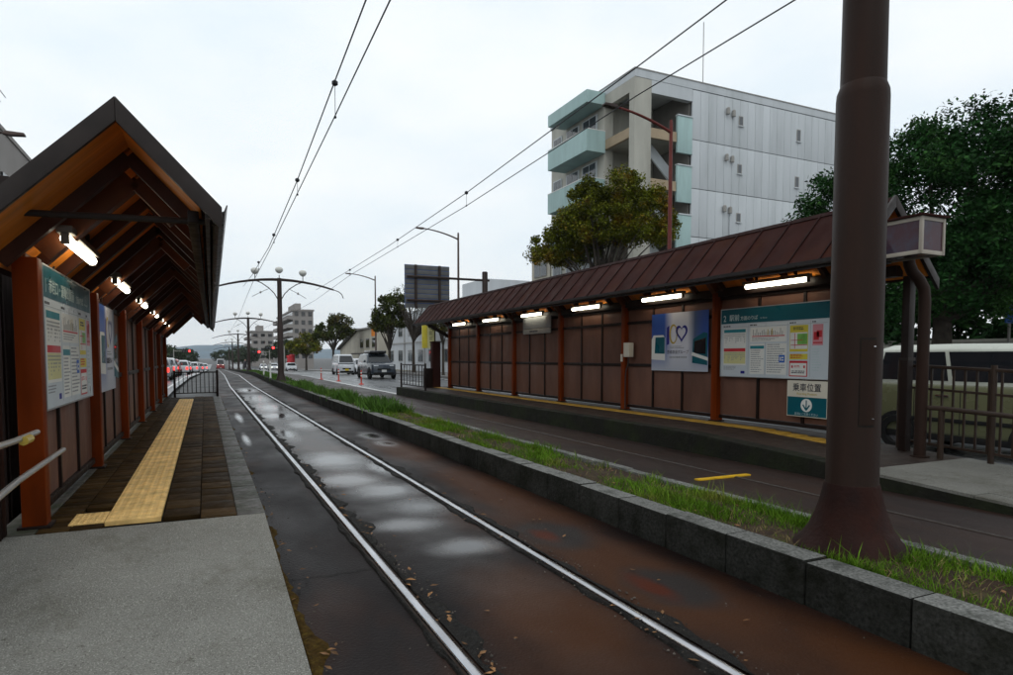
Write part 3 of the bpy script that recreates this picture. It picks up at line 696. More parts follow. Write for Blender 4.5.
def timetable_board(label, loc, rz, head, W=2.1, Hh=1.09, flip=False):
    B = thing('timetable_board', label, 'signboard', loc, rz)
    plate('board', 'white_panel', B, 0, W, 0, Hh, 0, .02, .003)
    MB().box(-.012, W+.012, -.026, -.001, Hh, Hh+.012).build('frame_rail', M['stainless'], B); MB().box(-.012, 0, -.026, -.001, 0, Hh).build('frame_rail', M['stainless'], B)
    MB().box(W, W+.012, -.026, -.001, 0, Hh).build('frame_rail', M['stainless'], B); MB().box(-.012, W+.012, -.026, -.001, -.012, 0).build('frame_rail', M['stainless'], B)
    hd = plate('header', 'teal', B, .002, W-.002, Hh*.785, Hh-.002, -.02, .003)
    text(B, head[0], .15, .05, Hh*.82, M['ink_pale'], -.0245, sx=.9, bold=.001)
    text(B, head[1], .115, .19, Hh*.832, M['ink_pale'], -.0245, bold=.0012)
    text(B, head[2], .075, .19+.125*len(head[1]), Hh*.832, M['ink_pale'], -.0245, bold=.0008)
    text(B, head[3], .032, .19+.125*len(head[1])+.08*len(head[2])+.03, Hh*.835, M['ink_pale'], -.0245)
    top = Hh*.765
    # column rules
    marks([(x, x+.004, .03, top) for x in (.62, .98, 1.42, 1.83)]+[(.04, W-.04, top-.045, top-.041)], 'ink_grey', B, -.02, 'rule')
    marks(lines(.05, .3, top-.035, top-.01, 1, .8, 1)+lines(.65, .8, top-.035, top-.01, 1, .8, 2)+lines(1.45, 1.62, top-.035, top-.01, 1, .8, 3)+lines(1.86, 1.95, top-.035, top-.01, 1, .8, 4), 'ink', B, -.02)
    # left column: weekday and holiday timetables
    nt = plate('notice', 'p_paper', B, .06, .57, .19, top-.06, -.0203, .002)
    plate('banner', 'teal_light', nt, .07, .56, top-.13, top-.075, -.0225, .001)
    plate('banner', 'p_red', nt, .07, .56, .42, .475, -.0225, .001)
    plate('tint', 'p_paleyellow', nt, .07, .56, .215, .415, -.0225, .0006)
    rr = random.Random(9); dg_ = []
    for i in range(17):
        for j in range(int(rr.uniform(2, 7))): dg_.append((.085+i*.028, .1+i*.028, .40-j*.028-.014, .40-j*.028))
        for j in range(int(rr.uniform(2, 7))): dg_.append((.085+i*.028, .1+i*.028, top-.15-j*.028-.014, top-.15-j*.028))
    marks(dg_, 'ink_grey', nt, -.0233)
    marks(lines(.07, .4, .1, .17, 3, .45, 5), 'ink_grey', B, -.02); plate('logo', 'navy', B, .46, .55, .05, .095, -.02, .001)
    # middle: route diagram, fares, notes
    rt_ = plate('notice', 'p_paper', B, .66, 1.39, top-.3, top-.06, -.0203, .001)
    marks([(.70, 1.36, top-.215, top-.2)], 'p_red', rt_, -.0215, 'route_line')
    st_ = [(.72+i*.037, .728+i*.037, top-.195, top-.195+random.Random(i).uniform(.03, .11)) for i in range(17)]
    marks(st_, 'ink', rt_, -.0215); marks([(1.1, 1.118, top-.195, top-.09), (1.02, 1.035, top-.195, top-.1)], 'gold', rt_, -.0216); marks(lines(.7, 1.3, top-.29, top-.23, 3, .4, 6), 'ink_grey', rt_, -.0215)
    n2 = plate('notice', 'p_paper', B, .66, .96, .05, top-.33, -.0203, .001)
    plate('banner', 'teal_light', n2, .665, .955, top-.41, top-.36, -.0215, .001); marks(lines(.68, .95, .06, top-.43, 11, .4, 7), 'ink_grey', n2, -.0215)
    n3 = plate('notice', 'p_paper', B, 1.0, 1.4, .05, top-.33, -.0203, .001)
    marks(lines(1.02, 1.38, .06, top-.34, 13, .4, 8), 'ink_grey', n3, -.0215); plate('badge', 'p_blue', n3, 1.26, 1.37, .24, .36, -.0225, .001)
    marks([(1.28, 1.3, .27, .33), (1.31, 1.35, .31, .33), (1.31, 1.35, .27, .29)], 'p_paper', n3, -.0236)
    # right: map, yellow and red notices
    n4 = plate('notice', 'p_yellow', B, 1.46, 1.79, .41, top-.06, -.0203, .001)
    marks(lines(1.52, 1.74, top-.14, top-.09, 2, .6, 12), 'ink', n4, -.0215)
    plate('map', 'p_paper', n4, 1.47, 1.78, .45, top-.17, -.0215, .0008); plate('map_park', 'p_green', n4, 1.6, 1.78, .52, top-.19, -.0224, .0005)
    marks([(1.48, 1.78, .505, .515), (1.55, 1.56, .46, top-.18), (1.48, 1.7, .58, .588)], 'p_red', n4, -.0232)
    n5 = plate('notice', 'p_yellow', B, 1.46, 1.79, .29, .375, -.0203, .001); marks(lines(1.48, 1.77, .3, .37, 3, .5, 13), 'p_red', n5, -.0215)
    n6 = plate('notice', 'p_red', B, 1.46, 1.79, .03, .27, -.0203, .001); plate('sheet', 'p_paper', n6, 1.475, 1.775, .045, .235, -.0215, .0006)
    marks([(1.5, 1.53, .16, .2), (1.72, 1.75, .16, .2)]+lines(1.55, 1.7, .16, .2, 2, .5, 14), 'p_red', n6, -.0222); marks(lines(1.5, 1.75, .07, .12, 2, .6, 15), 'ink', n6, -.0222)
    n7 = plate('notice', 'p_pink', B, 1.87, 2.05, .5, top-.06, -.0203, .001); marks([(1.89, 1.98, .58, .7), (1.94, 2.03, .62, .72), (1.88, 2.04, .53, .55)], 'p_red', n7, -.0215)
    marks(lines(1.87, 2.04, .1, .45, 9, .35, 16), 'ink_pale', B, -.02)
    return B
timetable_board('timetable board with teal header and coloured notices on the gabled shelter wall', (LX+.05, 5.70, 1.03), math.pi/2, ('1', '赤岩口・運動公園前', '方面のりば', 'for Akaiwaguchi'), Hh=1.06)
timetable_board('timetable board with teal header numbered 2 on the long shelter wall', (RX-.05, 8.62, 1.09), -math.pi/2, ('2', '駅前', '方面のりば', 'for Ekimae'), W=2.16, Hh=1.14)
# boarding position sign
bs = thing('boarding_sign', 'small boarding position sign with down arrow below the timetable board', 'sign', (RX-.05, 7.2, .51), -math.pi/2)
plate('plate', 'cream_panel', bs, 0, .72, 0, .55, 0, .008, .002); plate('lower_band', 'teal', bs, .012, .708, .012, .3, -.008, .0015)
text(bs, '乗車位置', .128, .36, .40, M['ink'], -.0095, 'CENTER', .0015); text(bs, 'Boarding Position', .05, .36, .335, M['gold'], -.0095, 'CENTER')
text(bs, '足元にご注意ください', .042, .36, .03, M['ink_pale'], -.011, 'CENTER')
cc = MB(); nn_ = 28
cc.add([(.36+.1*math.cos(2*math.pi*k/nn_), -.0095, .178+.1*math.sin(2*math.pi*k/nn_)) for k in range(nn_)]+[(.36+.1*math.cos(2*math.pi*k/nn_), -.011, .178+.1*math.sin(2*math.pi*k/nn_)) for k in range(nn_)],
       [tuple(range(nn_, 2*nn_))]+[(k, (k+1) % nn_, nn_+(k+1) % nn_, nn_+k) for k in range(nn_)]); cc.build('disc', M['p_paper'], bs, smooth=0)
ar = MB().bar((.36, -.012, .255), (.36, -.012, .12), .018, .002, (0, 1, 0)); ar.bar((.36, -.0121, .105), (.30, -.0121, .185), .022, .002, (0, 1, 0)); ar.bar((.36, -.0122, .105), (.42, -.0122, .185), .022, .002, (0, 1, 0))
ar.build('arrow', M['teal'], bs, smooth=0)
# anniversary poster
def poster_mat(edge=(.015, .07, .33), mid=(.62, .62, .68)):
    m, n, l, b = newmat('poster_print')
    t = n.new('ShaderNodeTexCoord'); s = n.new('ShaderNodeSeparateXYZ'); l.new(t.outputs['Object'], s.inputs[0])
    r = n.new('ShaderNodeValToRGB'); e = r.color_ramp.elements; e[0].position = .04; e[0].color = rgb(edge); e[1].position = .92; e[1].color = rgb(edge)
    for p_, c_ in ((.24, edge), (.4, mid), (.66, mid), (.78, (.06, .1, .2))): q = e.new(p_); q.color = rgb(c_)
    v = maprange(n, l, s.outputs['X'], 0, 1.62, 0, 1); l.new(v, r.inputs[0])
    w = maprange(n, l, s.outputs['Z'], 0, .5, 1, 0)
    c2 = mixc(n, l, w, r.outputs[0], rgb((.42, .44, .5))); l.new(c2, b.inputs['Base Color']); b.inputs['Roughness'].default_value = .4
    return m
M['poster'] = poster_mat()
def poster(label, loc, rz, W=1.62, Hh=1.12):
    P = thing('poster', label, 'poster', loc, rz)
    MB().box(0, W, -.006, 0, 0, Hh).build('sheet', M['poster'], P)
    # tram front printed at the left side, bus at the right
    MB().prism([(.0, .22), (.42, .2), (.42, .64), (.36, .7), (.06, .7), (0, .62)], 'y', -.0075, -.006).build('tram_print', M['p_paper'], P, smooth=0)
    MB().prism([(.1, .34), (.41, .33), (.41, .66), (.12, .66)], 'y', -.0085, -.0075).build('tram_window', M['teal'], P, smooth=0)
    MB().prism([(1.2, .16), (1.6, .12), (1.6, .7), (1.5, .72), (1.22, .6)], 'y', -.0075, -.006).build('bus_print', M['teal'], P, smooth=0)
    MB().prism([(1.24, .34), (1.56, .32), (1.56, .62), (1.26, .56)], 'y', -.0085, -.0075).build('bus_window', M['glass'], P, smooth=0)
    MB().prism([(1.18, .3), (1.62, .2), (1.62, .26), (1.2, .36)], 'y', -.0087, -.0077).build('bus_stripe', M['p_paper'], P, smooth=0)
    # 1, 0 and heart
    MB().prism([(.47, .5), (.54, .52), (.54, .88), (.47, .84)], 'y', -.0075, -.006).build('figure', M['navy'], P, smooth=0)
    def ring(fo, fi, m, nm, k=40):
        b = MB(); po = [fo(2*math.pi*i/k) for i in range(k)]; pi_ = [fi(2*math.pi*i/k) for i in range(k)]
        b.add([(x, -.0078, z) for x, z in po]+[(x, -.0078, z) for x, z in pi_], [(i, (i+1) % k, k+(i+1) % k, k+i) for i in range(k)]); b.raw(nm, M[m], P)
    ring(lambda t: (.66+.12*math.cos(t), .71+.19*math.sin(t)), lambda t: (.67+.085*math.cos(t), .71+.155*math.sin(t)), 'gold', 'figure')
    def heart(t, k): return (.9+k*.0105*16*math.sin(t)**3, .73+k*.0115*(13*math.cos(t)-5*math.cos(2*t)-2*math.cos(3*t)-math.cos(4*t)))
    ring(lambda t: heart(t, 1.), lambda t: heart(t, .68), 'navy', 'heart')
    text(P, '豊橋鉄道グループ', .078, .79, .335, M['ink'], -.0075, 'CENTER')
    marks(lines(.56, 1.05, .42, .48, 2, .5, 21)+lines(.55, 1.06, .24, .28, 1, .8, 22), 'ink_grey', P, -.006)
    return P
poster('blue and white poster with 100 and a heart on the long shelter wall', (RX-.045, 10.58, 1.15), -math.pi/2)
poster('blue and white poster on the gabled shelter wall past the timetable board', (LX+.045, 8.6, 1.01), math.pi/2, W=1.3, Hh=1.02)
# grey station plate, switch box and conduit on the long shelter
sp = thing('grey_plate', 'grey unlit name plate under the lamps of the long shelter', 'sign', (RX-.06, 16.35, 2.05), -math.pi/2)
plate('plate', 'ac', sp, 0, 1.6, 0, .14, 0, .02, .003); plate('plate_upper', 'ink_grey', sp, 0, 1.6, .15, .46, 0, .02, .003); marks(lines(.4, 1.2, .04, .1, 1, .8, 31), 'ink', sp, -.02)
sw = thing('switch_box', 'small beige switch box with grey conduit on a shelter post', 'box', (RX-.1, 11.3, 1.42))
MB().box(-.06, .06, -.1, .1, 0, .3).build('case', M['cream_panel'], sw, bevel=.01); MB().box(-.064, -.06, -.08, .08, .03, .27).build('lid', M['cream_panel'], sw)
MB().tube([(0, 0, 0), (0, .01, -.15), (.01, .1, -.3), (.01, .12, -.45), (.01, .12, -1.1)], .012, 6).build('conduit', M['gutter'], sw)
mt = thing('meter_label', 'small pale plate screwed to the orange-brown shelter post', 'plate', (RX-.078, 11.57, 1.32)); MB().box(-.012, 0, -.035, .035, 0, .16).build('plate', M['cream_panel'], mt, bevel=.002)
# hanging box lantern at the near end
bx_ = thing('box_lantern', 'box-shaped lantern sign with cream frame and dark red panes at the shelter end', 'lantern sign', (7.3, 4.62, 2.58))
MB().box(.015, .4, .015, .75, .015, .40).build('pane', M['box_face'], bx_)
for x in (0, .39):
    for y in (0, .74): MB().box(x, x+.035, y, y+.035, 0, .42).build('corner_post', M['box_frame'], bx_, bevel=.003)
for zz in (0, .375):
    for a in ((.035, .39, .004, .03), (.035, .39, .745, .771), (.004, .03, .035, .74), (.395, .421, .035, .74)): MB().box(a[0], a[1], a[2], a[3], zz, zz+.045).build('frame_bar', M['box_frame'], bx_, bevel=.003)
MB().box(-.03, .455, -.03, .80, .42, .445).build('cap', M['roof'], bx_, bevel=.004)
MB().box(.1, .3, .55, 1.1, -.03, -.002).build('bracket', M['shelter_dark'], bx_)
bp_ = thing('bent_support_pipe', 'thick brown pipe post bending under the box lantern', 'pipe', (8.11, 5.07, .165))
MB().tube([(0, 0, 0), (0, 0, 1.0), (0, 0, 1.95), (-.01, .01, 2.1), (-.07, .04, 2.22), (-.13, .08, 2.3), (-.17, .1, 2.4), (-.18, .1, 2.46)], .068, 14).build('pipe', M['pole'], bp_)
MB().lathe([(.11, 0), (.11, .012), (.07, .014)], (0, 0, .004)).build('flange', M['pole'], bp_)
dp = thing('downpipe', 'dark square downpipe at the end of the long shelter', 'pipe', (8.34, 5.42, .17)); MB().box(-.06, .06, -.05, .05, 0, 2.3).build('pipe', M['shelter_dark'], dp, bevel=.01)
MB().box(-.075, .075, -.065, .065, 1.2, 1.24).build('clamp', M['fascia'], dp)

# ------------------------------------------------------------------ fences and hand rails
def bar_fence(label, p0, p1, h, nbar, m='fence_brown', base=.0, group=None, mid=None, posts=2):
    p0, p1 = Vector(p0), Vector(p1); d = p1-p0
    F = thing('railing', label, 'railing', p0, group=group)
    def at(t, z): return Vector((d.x*t, d.y*t, d.z*t+z))
    MB().bar(at(0, h), at(1, h), .05, .04).build('top_rail', M[m], F, bevel=.006)
    MB().bar(at(0, .12), at(1, .12), .035, .03).build('bottom_rail', M[m], F)
    if mid: MB().bar(at(0, mid), at(1, mid), .035, .03).build('middle_rail', M[m], F)
    for i in range(posts):
        t = i/(posts-1); q = at(t, 0); MB().tube([q+Vector((0, 0, -.03)), q+Vector((0, 0, h+.06))], .035, 10).build('post', M[m], F)
    for i in range(nbar):
        t = (i+1)/(nbar+1); MB().bar(at(t, .12), at(t, h-.02), .022, .022, (0, 1, 0)).build('baluster', M[m], F)
    return F
bar_fence('brown baluster railing beside the parked olive van', (8.5, 5.6, .19), (8.5, 2.2, .04), 1.12, 24, mid=.83, posts=4)
hr = thing('hand_rail', 'low brown tubular hand rail in front of the baluster railing', 'railing', (8.2, 5.02, .165))
MB().tube([(-.06, .02, .62), (0, -.12, .62), (.02, -2.8, .5)], .03, 10).build('rail', M['fence_brown'], hr)
for y in (-.14, -1.5, -2.8): MB().tube([(.01, y, -.02+.045*(y)), (.01, y, .62+.045*y*.9)], .035, 10).build('post', M['fence_brown'], hr)
bar_fence('dark gate railing closing the far end of the brick-paved platform', (-.86, 22.1, ZL), (.33, 22.1, ZL), .76, 9, m='shelter_dark')
bar_fence('dark railing beside the brown pillar at the far end of the long platform', (6.75, 23.85, ZR), (6.75, 20.9, ZR), .86, 7, m='shelter_dark')
hl = thing('hand_rail', 'pair of silver hand rails ending at the orange-brown shelter post', 'railing', (-1.06, 3.2, .03))
MB().tube([(0, 0, .92), (0, 1.6, .875), (0, 2.17, .87)], .019, 10).build('rail', M['stainless'], hl)
MB().tube([(.05, 0, .6), (.05, 1.4, .66), (.05, 2.74, .67)], .019, 10).build('rail', M['stainless'], hl)
MB().tube([(.02, 1.7, .86), (.02, 1.86, .86)], .028, 8).build('bracket', M['gold'], hl)
for y in (.1, 1.0): MB().tube([(-.06, y, -.03), (-.06, y, .92)], .024, 10).build('post', M['stainless'], hl)
bar_fence('dark railing behind the silver hand rails next to the ramp', (-1.3, 1.5, -.02), (-1.3, 5.3, .19), 1.15, 26, m='shelter_dark', mid=.6, posts=4)
pil = thing('brown_pillar', 'square brown pillar at the far end of the long shelter', 'pillar', (7.9, 23.2, ZR))
MB().box(-.15, .15, -.15, .15, 0, 1.68).build('shaft', M['roof'], pil, bevel=.012); MB().box(-.17, .17, -.17, .17, 1.68, 1.73).build('cap', M['roof'], pil, bevel=.01)
MB().box(-.45, -.15, -.13, .13, 0, .72).build('plinth', M['shelter_dark'], pil, bevel=.01)
# ------------------------------------------------------------------ tram poles with lamps
def globe_profile(): return [(.02, 0), (.05, .01), (.13, .06), (.185, .14), (.195, .2), (.17, .27), (.1, .32), (.02, .335)]
def tram_pole(label, x, y, z, near=False):
    P = thing('tram_pole', label, 'pole', (x, y, z), group='poles along the grassy median')
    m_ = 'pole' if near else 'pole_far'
    if near:
        prof = [(.335, 0), (.337, .012), (.325, .03), (.285, .07), (.242, .14), (.208, .22), (.182, .31), (.165, .39), (.158, .42)]
        MB().lathe(prof, (0, 0, 0), 40).build('flared_base', M['pole_base'], P)
        MB().lathe([(.157, .415), (.153, .43), (.149, 2.80), (.146, 2.84), (.129, 2.885)], (0, 0, 0), 40).build('lower_shaft', M[m_], P)
        MB().lathe([(.1285, 2.87), (.115, 5.6), (.1, 5.62)], (0, 0, 0), 40).build('upper_shaft', M[m_], P)
        hb = MB(); a0, a1, k = R(-133), R(-99), 8; vs = []
        for i in range(k+1):
            a = a0+(a1-a0)*i/k; r = .1565
            vs += [(r*math.cos(a), r*math.sin(a), .80), (r*math.cos(a), r*math.sin(a), 1.32)]
        hb.add(vs, [(2*i, 2*i+2, 2*i+3, 2*i+1) for i in range(k)])
        r2 = .147
        for (i0, i1) in ((0, 1), (2*k, 2*k+1)):
            p, q = vs[i0], vs[i1]; s = r2/.1565; hb.add([p, q, (q[0]*s, q[1]*s, q[2]), (p[0]*s, p[1]*s, p[2])], [(0, 1, 2, 3)])
        hb.add([v for v in vs[0::2]]+[(v[0]*r2/.1565, v[1]*r2/.1565, v[2]) for v in vs[0::2]], [(i, i+1, k+2+i, k+1+i) for i in range(k)])
        hb.add([v for v in vs[1::2]]+[(v[0]*r2/.1565, v[1]*r2/.1565, v[2]) for v in vs[1::2]], [(i, i+1, k+2+i, k+1+i) for i in range(k)])
        hd = hb.build('hatch', M[m_], P); rim = MB(); k2 = 12; b0, b1 = R(-134.5), R(-97.5); vr = []
        for i in range(k2+1):
            a = b0+(b1-b0)*i/k2; r = .1535; vr += [(r*math.cos(a), r*math.sin(a), .787), (r*math.cos(a), r*math.sin(a), 1.333)]
        rim.add(vr, [(2*i, 2*i+2, 2*i+3, 2*i+1) for i in range(k2)]); rim.raw('hatch_gap', M['joint'], hd)
        for zz in (.84, 1.28):
            a = R(-103); MB().lathe([(.008, -.003), (.008, .003)], (.158*math.cos(a), .158*math.sin(a), zz), 8).build('bolt', M['chrome'], hd)
    else:
        MB().lathe([(.27, 0), (.25, .08), (.19, .25), (.155, .42), (.15, .45), (.145, 2.9), (.12, 2.95), (.11, 5.2), (.09, 5.22)], (0, 0, 0), 16).build('shaft', M[m_], P)
    zz = 5.02
    pts = [(t, 0, zz+.12-.055*t*t) for t in frange(-3.4, 2.7, 12)]
    MB().tube(pts, [.035+.04*(1-abs(p[0])/3.4) for p in pts], 8).build('arm', M[m_], P)
    MB().tube([(2.7, 0, zz-.28), (2.95, 0, zz-.36), (3.12, 0, zz-.5), (3.2, 0, zz-.7)], .022, 6).build('arm_tip', M[m_], P)
    for s in (-1, 1):
        MB().tube([(s*1.15, 0, zz+.04), (s*.85, 0, zz-.08), (s*.5, 0, zz-.32), (s*.25, 0, zz-.58), (s*.1, 0, zz-.85)], .025, 6).build('brace', M[m_], P)
        MB().tube([(s*.5, 0, zz-.35), (s*.9, 0, zz-.55), (s*1.3, 0, zz-.78)], .012, 5).build('steady_arm', M[m_], P)
        MB().lathe([(.02, -.06), (.045, -.03), (.045, .03), (.02, .06)], (s*.9, 0, zz-.55), 8).build('insulator', M['ac'], P)
    for t in (-1.15, 0, 1.15):
        b = MB().tube([(t, 0, zz+.05), (t, 0, zz+.36)], .02, 6).build('lamp_stem', M[m_], P)
        MB().lathe(globe_profile(), (t, 0, zz+.33+(.1 if t == 0 else 0)), 14).build('globe', M['globe'], b)
    return P
tram_pole('thick brown steel pole with flared rusty base on the grass median', 3.71, 2.74, .2, True)
PX = [(34.65, 3.5), (67, 3.85), (100, 4.35), (133, 4.75), (166, 5.2)]
for i, (y, x) in enumerate(PX):
    tram_pole('slim brown pole with three globe lamps, %s one along the median past the thick pole' % ORD[i], x, y, .2+gz(y))
# ------------------------------------------------------------------ overhead wires
def wire(label, pts, r):
    return tag(MB().tube(pts, r, 5).build('overhead_wire', M['wire']), label, 'wire')
far_l = [(2.0+.0135*(y-34.65), y, z+gz(y)) for y, z in ((50, 4.15), (67, 4.45), (84, 4.1), (100, 4.45), (133, 4.45), (166, 4.45))]
wire('upper carrying wire above the tracks beside the gabled shelter', [(1.6, -8, 5.25), (1.6, 2.67, 5.25), (1.6, 6.9, 5.12), (1.6, 8.7, 4.97), (1.61, 12.5, 4.66), (1.62, 18.5, 4.36), (1.68, 26, 4.5), (1.8, 34.65, 4.92)], .009)
wire('lower contact wire above the tracks beside the gabled shelter', [(1.6, -8, 4.72), (1.6, 2.67, 4.72), (1.6, 5.9, 4.66), (1.6, 8.7, 4.54), (1.6, 18, 4.22), (1.68, 26, 4.2), (1.9, 34.65, 4.3)]+far_l, .008)
wire('upper carrying wire above the tracks beside the long shelter', [(5.3, -8, 5.4), (5.3, 2.67, 5.4), (5.3, 5.6, 5.35), (5.3, 7.3, 5.27), (5.3, 13.4, 5.03), (5.3, 20, 4.9), (5.3, 26, 4.88), (5.3, 34.65, 4.9)], .009)
wire('lower contact wire above the tracks beside the long shelter', [(5.3, -8, 4.9), (5.3, 4.5, 4.9), (5.3, 7.2, 4.9), (5.3, 13.4, 4.75), (5.3, 26, 4.67), (5.3, 34.65, 4.4)]+[(p[0]+2.9, p[1], p[2]) for p in far_l], .008)
def hanger(x, y, z0, z1, lab):
    H_ = thing('wire_hanger', lab, 'hanger', (x, y, z0), group='droppers between the overhead wires')
    MB().tube([(0, 0, 0), (0, 0, z1-z0)], .004, 5).build('dropper', M['wire'], H_); MB().lathe([(.012, -.035), (.04, -.015), (.04, .02), (.015, .04)], (0, 0, z1-z0), 10).build('clip', M['wire'], H_)
    MB().lathe([(.008, -.02), (.018, 0), (.008, .02)], (0, 0, 0), 8).build('clamp', M['wire'], H_)
for y, a, b in ((8.7, 4.54, 4.97), (12.5, 4.4, 4.66), (17, 4.25, 4.43), (22, 4.21, 4.42)): hanger(1.61, y, a, b, '%s small dropper from the ramp joining the wires beside the gabled shelter' % ORD[{8.7: 0, 12.5: 1, 17: 2, 22: 3}[y]])
for y, a, b in ((13.4, 4.75, 5.03), (19, 4.71, 4.92), (26, 4.67, 4.88)): hanger(5.3, y, a, b, '%s small dropper from the thick pole joining the wires beside the long shelter' % ORD[{13.4: 0, 19: 1, 26: 2}[y]])
# ------------------------------------------------------------------ street lamps, road sign gantry
def street_lamp(label, x, y, z, h, m, sgn=-1, reach=3., rise=.22):
    L = thing('street_lamp', label, 'street lamp', (x, y, z), group='street lamps beside the road')
    MB().lathe([(.14, 0), (.13, .3), (.105, .35), (.065, h), (.05, h+.12)], (0, 0, 0), 12).build('column', M[m], L)
    pts = [(sgn*t, 0, h-.35+(.35+rise)*(1-(1-t/reach)**2)) for t in frange(0, reach-.55, 7)]
    MB().tube(pts, [.06-.02*i/7 for i in range(8)], 8).build('arm', M[m], L)
    e = pts[-1]
    MB().prism([(e[0], e[2]-.04), (e[0]+sgn*.2, e[2]-.07), (e[0]+sgn*.62, e[2]-.03), (e[0]+sgn*.6, e[2]+.05), (e[0]+sgn*.1, e[2]+.06)], 'y', -.12, .12).build('lamp_head', M['grey_pole'] if m != 'red_pole' else M['pole_far'], L, bevel=.02)
    return L
street_lamp('red-brown street lamp standing in front of the concrete apartment block', 16.3, 20.0, .02, 10.3, 'red_pole')
street_lamp('slim grey-brown street lamp rising behind the road sign back', 16.3, 42.8, .02, 10., 'grey_pole')
street_lamp('slim grey-brown street lamp beside the vase-shaped street tree', 16.3, 67.2, gz(67), 9.95, 'grey_pole')
street_lamp('dark street lamp arm beside the grey building behind the gabled roof', -8.9, 26, .02, 8.4, 'pole_far', 1, 3.7)
gn = thing('road_sign_gantry', 'back of a ribbed road sign on a cantilever post above the road', 'road sign', (16.5, 38.53, .02))
MB().lathe([(.3, 0), (.24, .1), (.2, .15), (.18, 6.85), (.15, 6.9)], (0, 0, 0), 16).build('post', M['pole_far'], gn)
for zz in (6.35, 4.9): MB().tube([(.3 if zz > 6 else 0, 0, zz), (-5.2, 0, zz)], .075, 10).build('beam', M['pole_far'], gn)
for i in range(9): MB().box(-5.28, -2.38, .14, .17, 4.46+i*.294, 4.46+i*.294+.265).build('sign_slat', M['sign_back'], gn, bevel=.006)
MB().box(-5.29, -2.37, .172, .19, 4.46, 7.1).build('sign_face', M['p_blue'], gn)
for x in (-4.6, -3.05): MB().box(x-.07, x+.07, .04, .138, 4.4, 7.1).build('upright', M['pole_far'], gn)
# ------------------------------------------------------------------ trees
def tree(label, loc, trunk_h, blobs, nclus, nleaf, ls, m, tr=.16, seed=0, clr=.55, group='street trees', limbs=14, lean=(0, 0), fill=.75, name='street_tree'):
    rr = random.Random(seed); T = thing(name, label, 'tree', loc, group=group)
    cl = []
    tot = sum(b[3]*b[4]*b[5] for b in blobs)
    for b in blobs:
        k = max(3, int(nclus*b[3]*b[4]*b[5]/tot))
        for _ in range(k):
            v = Vector((rr.gauss(0, 1), rr.gauss(0, 1), rr.gauss(0, 1))).normalized()*(rr.random()**(1/3)*(1-fill)+fill*rr.uniform(.7, 1.02))
            if v.z < -.55: v.z *= .6
            cl.append(Vector((b[0]+v.x*b[3], b[1]+v.y*b[4], b[2]+v.z*b[5])))
    # wood
    tk = MB(); top = Vector((lean[0], lean[1], trunk_h))
    tk.tube([(0, 0, -.05), (0, 0, .15), top*.5, top], [tr*1.5, tr*1.1, tr*.9, tr*.75], 10)
    tk.build('trunk', M['bark'], T)
    br = MB()
    for i in range(min(limbs, len(cl))):
        c = cl[int(i*len(cl)/limbs)]
        md = top.lerp(c, .5)+Vector((rr.uniform(-.2, .2), rr.uniform(-.2, .2), rr.uniform(.0, .35)))*trunk_h*.25
        br.tube([top-Vector((0, 0, .1*trunk_h*rr.random())), top.lerp(md, .5)+Vector((rr.uniform(-.1, .1), rr.uniform(-.1, .1), .1)), md, c], [tr*.55, tr*.38, tr*.22, tr*.06], 6)
        for _ in range(3):
            c2 = cl[rr.randrange(len(cl))]
            if (c2-md).length < 2.2*clr*2: br.tube([md, md.lerp(c2, .5)+Vector((0, 0, .1)), c2], [tr*.18, tr*.1, tr*.03], 5)
    br.build('limbs', M['bark'], T)
    lf_ = MB(); per = max(4, nleaf//len(cl))
    for c in cl:
        sc = clr*rr.uniform(.6, 1.25)
        for _ in range(int(per*rr.uniform(.6, 1.4))):
            v = Vector((rr.gauss(0, 1), rr.gauss(0, 1), rr.gauss(0, .75)))
            if v.length > 1.75: v *= 1.75/v.length*rr.random()**.5
            v *= sc*.55; p = c+v
            n_ = Vector((rr.gauss(0, 1), rr.gauss(0, 1), rr.gauss(0, 1)+1.1)).normalized(); a = n_.orthogonal().normalized()
            a = Matrix.Rotation(rr.uniform(0, 6.28), 3, n_) @ a; b_ = n_.cross(a); s = ls*rr.uniform(.55, 1.3)
            lf_.v += [tuple(p-a*s), tuple(p+b_*s*.5+n_*s*.1), tuple(p+a*s), tuple(p-b_*s*.5+n_*s*.1)]; k = len(lf_.v); lf_.f.append((k-4, k-3, k-2, k-1))
    lf_.raw('crown', m, T)
    return T
tree('broad street tree turning brown in front of the apartment block', (17.4, 26.4, .02), 4.0,
     [(.1, .2, 7.9, 2.2, 2.2, 1.7), (-.5, 1.7, 7.0, 1.5, 1.6, 1.4), (1.2, -1.6, 7.8, 1.5, 1.5, 1.6), (-1.7, 2.4, 6.7, 1.0, 1.0, .9), (.3, -.3, 9.4, 1.7, 1.7, .8), (1.9, -2.5, 7.2, .8, .8, .6)], 300, 76000, .074, M['leaf_autumn'], .19, 4, .5, limbs=34, fill=.55)
tree('large dense dark green tree behind the olive van', (19.4, 11.6, .02), 2.6,
     [(.3, -.6, 5.4, 3.4, 3.4, 2.6), (-.4, 3.2, 5.7, 1.8, 1.9, 1.8), (-.4, 3.0, 5.4, 1.8, 1.9, 1.8), (-.6, 2.2, 3.6, 2.0, 2.0, 1.6), (1.2, -2.2, 4.6, 3., 3., 2.3), (.2, -.3, 7.2, 1.9, 2., 1.3), (0, 0, 3.4, 3.2, 3.2, 1.3), (2., -4.5, 5, 3, 3, 2.6)], 900, 210000, .066, M['leaf_dark'], .3, 8, .56, limbs=30, fill=.6)
